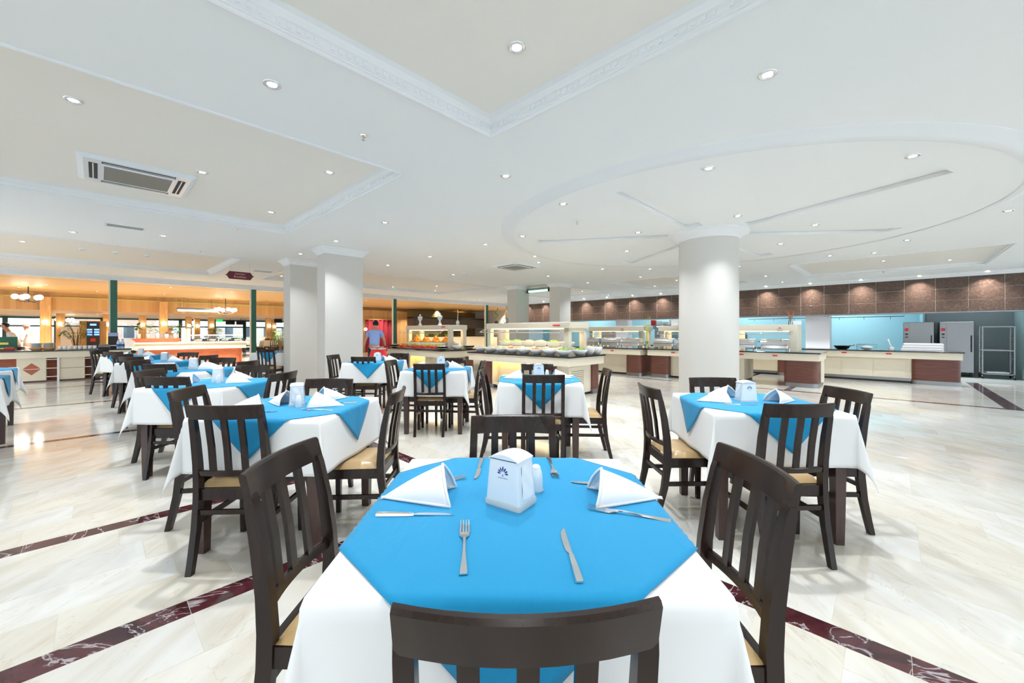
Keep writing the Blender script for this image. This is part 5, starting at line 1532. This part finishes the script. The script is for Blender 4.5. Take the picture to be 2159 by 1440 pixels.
# glass buffet in the pine hall
QB = 18.6
pA, pB = qline(282, QB), qline(522, QB)
t = thing('island_buffet', 'cream and terracotta island buffet with glass shelves in the pine hall', 'buffet counter', W(pA, QB), TH)
Lb = pB-pA
obj('countertop', MB().bbox(0, Lb, 0, 1.1, .84, .88, .006), M['porcelain'], t)
obj('apron', MB().box(.03, Lb-.03, .03, 1.07, .62, .84), M['cream'], t)
obj('base', rounded_panel(.10, Lb-.10, .10, 1.0, .05, .62, .3, {(-1,-1),(1,-1),(1,1),(-1,1)}), M['red_panel'], t, smooth=30)
obj('plinth', rounded_panel(.14, Lb-.14, .14, .96, 0, .05, .3, {(-1,-1),(1,-1),(1,1),(-1,1)}), M['maroon_wood'], t)
sp = Lb*.46
obj('glass_shelf', MB().box(sp, Lb-.1, .25, .85, 1.12, 1.135), M['glass'], t)
obj('shelf_edge', MB().box(sp, Lb-.1, .235, .25, 1.11, 1.15), M['porcelain'], t)
obj('front_glass', MB().box(sp, Lb-.1, .24, .245, .88, 1.12), M['glass'], t)
for k in range(4): obj('shelf_post', MB().tube([(sp+.05+k*(Lb-.2-sp)/3,.3,.88),(sp+.05+k*(Lb-.2-sp)/3,.3,1.12)], .015, 8), M['chrome'], t)
for k in range(6):
    bowl_t = thing('serving_bowl', 'white bowl under the glass shelf of the island buffet, '+ORD[k], 'bowl', W(pA+sp+.3+k*.42, QB+.5, .88), 0, 'bowls in the island buffet')
    obj('bowl', BOWL_S, parent=bowl_t); obj('salad', FOODS[('green','cream','melon')[k % 3]], parent=bowl_t, loc=(0,0,-.02)).scale = (.85,.85,.85)
t = thing('menu_board', 'tall white and tan folded menu board on the island buffet', 'board', W(pA+Lb*.43, QB+.2, .88), TH)
obj('left_leaf', MB().box(-.14,-.02,-.02,.02,0,.52), M['paper'], t); obj('right_leaf', MB().box(.02,.12,-.02,.02,0,.50), M['paper'], t); obj('spine', MB().box(-.02,.02,-.015,.03,0,.48), M['leather'], t)
t = thing('planter_trough', 'terracotta trough of white pots with leafy plants on the island buffet', 'planter', W(pA+.65, QB+.55, .88), TH)
obj('trough', MB().sweep([[(-.55,-.12,0),(.55,-.12,0),(.55,.12,0),(-.55,.12,0)],[(-.7,-.16,.14),(.7,-.16,.14),(.7,.16,.14),(-.7,.16,.14)]]), M['red_panel'], t)
for k in range(5): obj('pot', MB().lathe([(.05,.14),(.06,.16),(.065,.30),(.055,.30)], 12, (-.5+.25*k,0,0)), M['porcelain'], t, smooth=40)
lf = MB(); rnd = random.Random(4)
for k in range(90):
    x0 = rnd.uniform(-.65,.65); a = rnd.uniform(0,6.28); s_ = rnd.uniform(.10,.26); h = rnd.uniform(.30,.62)
    c = Vector((x0, 0, h)); d = Vector((math.cos(a), math.sin(a)*.6, rnd.uniform(-.2,.5))).normalized()*s_; n_ = d.cross(Vector((0,0,1))).normalized()*s_*.22
    lf.add([tuple(c), tuple(c+d*.5+n_), tuple(c+d), tuple(c+d*.5-n_)], [(0,1,2,3)])
obj('foliage', lf, M['green_leaf'], t)
def plant(p, q, h, label, seed, spread=.5, z=0):
    t = thing('potted_palm', label, 'plant', W(p, q, z))
    rnd = random.Random(seed)
    obj('pot', MB().lathe([(.16,0),(.2,.05),(.24,.36),(.22,.36),(.18,.30)], 18), M['terracotta'], t, smooth=40)
    st = MB(); fo = MB()
    for k in range(16):
        a = rnd.uniform(0,6.28); r_ = rnd.uniform(.4,1)*spread; zt = h*rnd.uniform(.65,1.0)
        pts = [Vector((0,0,.3)), Vector((r_*.35*math.cos(a),r_*.35*math.sin(a),.3+(zt-.3)*.7)), Vector((r_*.8*math.cos(a),r_*.8*math.sin(a),zt)), Vector((r_*1.1*math.cos(a),r_*1.1*math.sin(a),zt*.92))]
        st.tube([tuple(v) for v in pts], [.012,.008,.005,.003], 5)
        for j in range(12):
            u = .35+.65*j/12; i = min(2, int(u*3)); f = u*3-i
            c = pts[i].lerp(pts[i+1], f)
            for s_ in (-1,1):
                side = Vector((-math.sin(a), math.cos(a), 0))*s_
                tip = c + side*rnd.uniform(.12,.20) + Vector((math.cos(a),math.sin(a),0))*.06 + Vector((0,0,rnd.uniform(-.08,.05)))
                n_ = Vector((math.cos(a),math.sin(a),.2))*.018
                fo.add([tuple(c), tuple((c+tip)/2+n_), tuple(tip), tuple((c+tip)/2-n_)], [(0,1,2,3)])
    obj('stems', st, M['trunk'], t); obj('foliage', fo, M['green_leaf'], t)
plant(qline(162,25), 25, 1.7, 'potted palm between pine posts behind the left counter', 3, .5)
plant(qline(382,24.6), 24.6, 1.75, 'potted palm behind the glass shelves of the island buffet', 5, .7)
plant(qline(447,27.2), 27.2, 1.6, 'smaller potted palm behind the island buffet near the exit sign', 9, .5)
plant(qline(592,19.5), 19.5, 1.35, 'bushy green plant in a white pot beside the far square pillar', 6, .42)
# far dining tables and chairs of the pine hall: copies of the same sets
nf = 0
for k, (p, q) in enumerate(((3.2,26.6),(4.7,25.2),(6.7,25.2),(8.2,27.0),(4.0,28.2),(6.0,29.2),(-5.6,25.0),(-7.6,26.0))):
    x, y, _ = W(p, q)
    w_ = ORD[k] if k < 6 else ('near' if k == 6 else 'far')+' left'
    nm = 'far table '+str(k+1)+' in the pine hall, counted from the left counter' if False else ['first','second','third','fourth','fifth','sixth','seventh','eighth'][k]+' far table of the pine hall'
    dup(table0, (x, y, 0), TH, 'white-clothed table, '+nm, 'far tables in the pine hall')
    tag(obj('tablecloth', tc_meshes[k % 3], loc=(x, y, 0), rz=TH), 'white tablecloth on the '+nm, 'tablecloth', 'far tablecloths in the pine hall')
    for (dx, dy, a, sd) in ((0,-.52,0,'near'),(-.52,0,-90,'left'),(.52,0,90,'right'),(0,.52,180,'far')):
        xx, yy, _ = W(p+dx, q+dy)
        dup(chair0, (xx, yy, 0), R(a)+TH, 'dark chair on the '+sd+' side of the '+nm, 'far chairs in the pine hall')
    tag(obj('napkin', NAPK[k % 4], loc=(x+.1, y, CLOTH_TOP)), 'white folded napkin on the '+nm, 'napkin', 'far napkins in the pine hall')

# show kitchen and curtain behind the fruit buffet
def qy(u, z): return None
t = thing('extractor_hood', 'long dark grey curved extractor hood above the show kitchen', 'extractor hood', W(14.4, 21.6, 1.52), TH)
hp = []
for k in range(13):
    f = k/12; hp.append([(-.6+6.1*f, -.35*math.sin(math.pi*f), 0), (-.6+6.1*f, .9, 0), (-.6+6.1*f, .9, .62), (-.6+6.1*f, .25-.35*math.sin(math.pi*f), .62)])
obj('hood', MB().sweep(hp), mat('hood_steel', (0.16,0.17,0.19), 0.4, 0.7), t, smooth=30)
obj('band', MB().sweep([[(-.62+6.14*k/12, .22-.36*math.sin(math.pi*k/12), .60),(-.62+6.14*k/12,.92,.60),(-.62+6.14*k/12,.92,.70),(-.62+6.14*k/12,.20-.36*math.sin(math.pi*k/12),.70)] for k in range(13)]), M['black'], t)
t = thing('show_kitchen_counter', 'pale show kitchen counter under the extractor hood', 'counter', W(13.8, 20.4), TH)
obj('body', MB().box(0,6,0,.8,0,.95), M['cream'], t); obj('top', MB().bbox(-.03,6.03,-.03,.83,.95,.99,.006), M['granite'], t); obj('shelf', MB().box(0,6,.5,.8,1.38,1.42), M['black'], t)
for x in (.1,3,5.9): obj('shelf_post', MB().box(x-.02,x+.02,.6,.64,.99,1.38), M['brushed'], t)
for k, (pc0, pc1) in enumerate(((9.1,10.75),(11.25,13.4))):
    t = thing('curtain', 'crimson floor-length curtain '+('left' if k == 0 else 'right')+' of the twin wall lamps', 'curtain', W(pc0, 23.05), TH)
    obj('cloth', MB().grid(lambda u, v: ((pc1-pc0)*u, .05*math.sin(u*46), .02+1.98*v), 120, 2), M['curtain'], t, smooth=60)
    obj('rod', MB().tube([(-.05,-.02,2.03),(pc1-pc0+.05,-.02,2.03)], .02, 8), M['pine_post'], t)
    add_thickness(t.children[0], .01)
t = thing('wall_lamp', 'twin globe wall lamp on the pine strip between the crimson curtains', 'wall lamp', W(11.0, 23.0, 1.30), TH)
for s in (-.13,.13):
    obj('globe', globe_me, parent=t, loc=(s*1.2,-.15,.12)); obj('arm', MB().tube([(0,.1,0),(s,-.10,-.03),(s*1.2,-.15,.05)], .012, 6), bpy.data.materials['bracket_brass'], t)
t = thing('wall_air_conditioner', 'white wall air conditioner above the left crimson curtain', 'air conditioner', W(9.75, 22.85, 2.02), TH)
obj('body', MB().bbox(-.5,.5,0,.2,0,.24,.02), M['plastic'], t); obj('flap', MB().box(-.46,.46,-.008,0,.02,.06), M['plastic_grey'], t)
# stand with a red cloth before the fruit buffet
rx, ry, _ = plane_at(799, 733, .80)
t = thing('red_stand', 'small stand under a bright red cloth beside the fruit buffet', 'stand', (-3.05, 9.05, 0))
obj('pole', MB().lathe([(.16,0),(.16,.02),(.03,.03),(.03,.86)], 14), M['black'], t, smooth=30)
obj('tray', MB().lathe([(.17,.86),(.18,.885),(.165,.885)], 20), M['steel'], t)
obj('cloth', MB().grid(lambda u, v: ((.155+.09*v+.018*v*math.sin(u*2*math.pi*7))*math.cos(2*math.pi*u), (.155+.09*v+.018*v*math.sin(u*2*math.pi*7))*math.sin(2*math.pi*u), .862-.34*v), 84, 6), M['redcloth'], t, smooth=60)
add_thickness(t.children[-1], .004)
tag(obj('bread_plate', plate_me, loc=(-3.05, 9.05, .89)), 'plate of bread on the red-clothed stand', 'plate')

# ================================================================ PEOPLE
def skin_mesh(name, joints, edges_, radii, material, sub=2, root=0):
    me = bpy.data.meshes.new(name)
    me.from_pydata(joints, edges_, []); me.update()
    o = bpy.data.objects.new(name, me); COL.objects.link(o)
    o.modifiers.new('skin', 'SKIN'); sb = o.modifiers.new('sub', 'SUBSURF'); sb.levels = sub; sb.render_levels = sub
    sk = me.skin_vertices[0].data
    for i, r_ in enumerate(radii):
        sk[i].radius = r_ if isinstance(r_, tuple) else (r_, r_); sk[i].use_root = (i == root)
    dg = bpy.context.evaluated_depsgraph_get()
    m2 = bpy.data.meshes.new_from_object(o.evaluated_get(dg)); bpy.data.objects.remove(o)
    m2.materials.clear(); m2.materials.append(material); m2.name = name
    m2.polygons.foreach_set('use_smooth', [True]*len(m2.polygons))
    return m2
def person(loc, rz, label, shirt, trousers, lean=0.0, h=1.0, head_turn=0.0, arms=None, cap=None, sleeves='short'):
    """standing figure facing +y; lean tips the upper body forward"""
    t = thing('person', label, 'person', loc, rz)
    def up(x, y, z):                         # bend at the hip (z = .92)
        if z <= .92: return (x*h, y*h, z*h)
        dz = z-.92; a = lean*min(1, dz/.25+.4)
        return (x*h, (y + dz*math.sin(a))*h, (.92 + dz*math.cos(a))*h)
    arms = arms or {}
    la = arms.get('L', [(-.24,.02,1.14),(-.25,.16,.93),(-.24,.20,.86)]); ra = arms.get('R', [(.24,.02,1.14),(.25,.16,.93),(.24,.20,.86)])
    J = [(0,0,.94),(0,0,1.10),(0,0,1.28),(0,-.01,1.40),(0,0,1.49),(0,.02,1.56),(0,.025,1.65),(0,.02,1.72)]
    Rr = [.125,.118,.13,.085,.052,.062,.084,.062]
    E_ = [(i,i+1) for i in range(7)]
    for s, arm in ((-1,la),(1,ra)):
        b = len(J); J += [(s*.16,-.005,1.39)] + list(arm); Rr += [.060,.044,.036,.028]
        E_ += [(3,b),(b,b+1),(b+1,b+2),(b+2,b+3)]
        # five fingers
        hx, hy, hz = arm[2]; fx = Vector(arm[2])-Vector(arm[1]); fx.normalize()
        for k in range(5):
            o_ = (k-2)*.017; ln = (.045,.06,.065,.06,.05)[k] if s else .05
            J.append((hx + s*(-.01 if k == 0 else 0), hy + fx.y*ln + o_*.6, hz + fx.z*ln + o_*.8)); Rr.append(.0095)
            E_.append((b+3, len(J)-1))
    for s in (-1,1):
        b = len(J); J += [(s*.095,0,.86),(s*.10,.015,.48),(s*.105,-.02,.10),(s*.11,.12,.04)]; Rr += [.088,.058,.042,.040]
        E_ += [(0,b),(b,b+1),(b+1,b+2),(b+2,b+3)]
    J2 = [up(*j) for j in J]
    obj('body', skin_mesh('body', J2, E_, [r_*h for r_ in Rr], M['skin']), parent=t)
    # shirt: torso and upper arms a little outside the body
    SJ = [(0,0,.90),(0,0,1.08),(0,0,1.26),(0,-.01,1.385),(0,0,1.44)]; SR = [(.165,.125),(.155,.118),(.172,.128),(.13,.10),(.07,.066)]; SE = [(i,i+1) for i in range(4)]
    for s, arm in ((-1,la),(1,ra)):
        b = len(SJ); SJ.append((s*.165,-.005,1.385)); SR.append((.078,.078)); SE.append((3,b))
        e = Vector(arm[0]); m_ = Vector((s*.16,-.005,1.39)).lerp(e, .72) if sleeves == 'short' else e
        SJ.append(tuple(m_)); SR.append((.070,.070) if sleeves == 'short' else (.055,.055)); SE.append((b,b+1))
        if sleeves == 'long': SJ.append(arm[1]); SR.append((.045,.045)); SE.append((b+1,b+2))
    obj('shirt', skin_mesh('shirt', [up(*j) for j in SJ], SE, [(a*h,b*h) for a,b in SR], shirt), parent=t)
    TJ = [(0,0,.96),(-.09,0,.84),(-.10,.015,.48),(-.105,-.018,.10),(.09,0,.84),(.10,.015,.48),(.105,-.018,.10)]
    obj('trousers', skin_mesh('trousers', [up(*j) for j in TJ], [(0,1),(1,2),(2,3),(0,4),(4,5),(5,6)], [(a*h,b*h) for a,b in ((.15,.12),(.10,.10),(.075,.075),(.062,.062),(.10,.10),(.075,.075),(.062,.062))], trousers), parent=t)
    for s in (-1,1):
        obj('shoe', MB().ellipsoid((s*.108*h,.055*h,.042*h),(.05*h,.135*h,.042*h),10,6), M['black'], t, smooth=60)
    hp = Vector(up(0,.015,1.66))
    hm = MB().ellipsoid((0,0,0),(.088*h,.098*h,.10*h),14,10)
    hm.v = [(v[0], v[1] if v[1] < .045*h or v[2] > .03*h else .045*h, max(v[2], -.055*h) if v[1] < .02 else max(v[2], .03*h)) for v in hm.v]
    obj('hair', hm, M['hair'] if not cap else cap, t, loc=tuple(hp + Vector((0,-.012*h,.022*h))), rz=head_turn, smooth=60)
    f = MB()
    fc = hp + Vector((0,.085*h,-.005))
    f.ellipsoid(tuple(fc+Vector((0,.004,-.02))),(.012*h,.018*h,.02*h),6,4)
    obj('nose', f, M['skin'], t, smooth=60)
    ey = MB()
    for s in (-1,1): ey.ellipsoid(tuple(fc+Vector((s*.03*h,-.012,.008))),(.010*h,.006*h,.006*h),6,4)
    obj('eyes', ey, M['black'], t)
    obj('mouth', MB().ellipsoid(tuple(fc+Vector((0,-.012,-.05))),(.022*h,.006*h,.005*h),6,4), mat('lips', (0.4,0.12,0.1), 0.5) if 'lips' not in bpy.data.materials else bpy.data.materials['lips'], t)
    er = MB()
    for s in (-1,1): er.ellipsoid(tuple(hp+Vector((s*.086*h,0,-.01))),(.010*h,.02*h,.028*h),6,4)
    obj('ears', er, M['skin'], t)
    return t
blue_shirt = add_noise_bump(mat('blue_shirt', (0.28,0.42,0.80), 0.8), 14, 0.5, 0.02)
navy = mat('navy_trousers', (0.015,0.02,0.05), 0.8)
white_shirt = mat('white_shirt', (0.8,0.78,0.78), 0.8)
person((-3.74,10.75,0), R(12), 'person in a light blue short-sleeved shirt seen from behind, bending over the fruit buffet end', blue_shirt, navy, lean=.42, h=.92,
       arms={'L':[(-.26,.02,1.16),(-.30,.10,.93),(-.30,.14,.84)], 'R':[(.26,.06,1.16),(.28,.24,1.0),(.27,.31,.97)]})
px_, py_, _ = W(qline(38,18.5), 18.5)
person((px_,py_,0), TH+R(95), 'person with dark hair in a white shirt behind the left counter', white_shirt, M['black'], lean=.35, h=.88, sleeves='long')
px_, py_, _ = W(qline(62,20), 20)
person((px_,py_,0), TH+R(60), 'person in white working clothes and white cap farther behind the left counter', white_shirt, white_shirt, lean=.1, h=.88, sleeves='long', cap=white_shirt)
px_, py_, _ = W(qline(343,20.2), 20.2)
person((px_,py_,0), TH+R(200), 'person in white bending over the island buffet behind the menu board', white_shirt, white_shirt, lean=.85, h=.95, sleeves='long', cap=white_shirt)
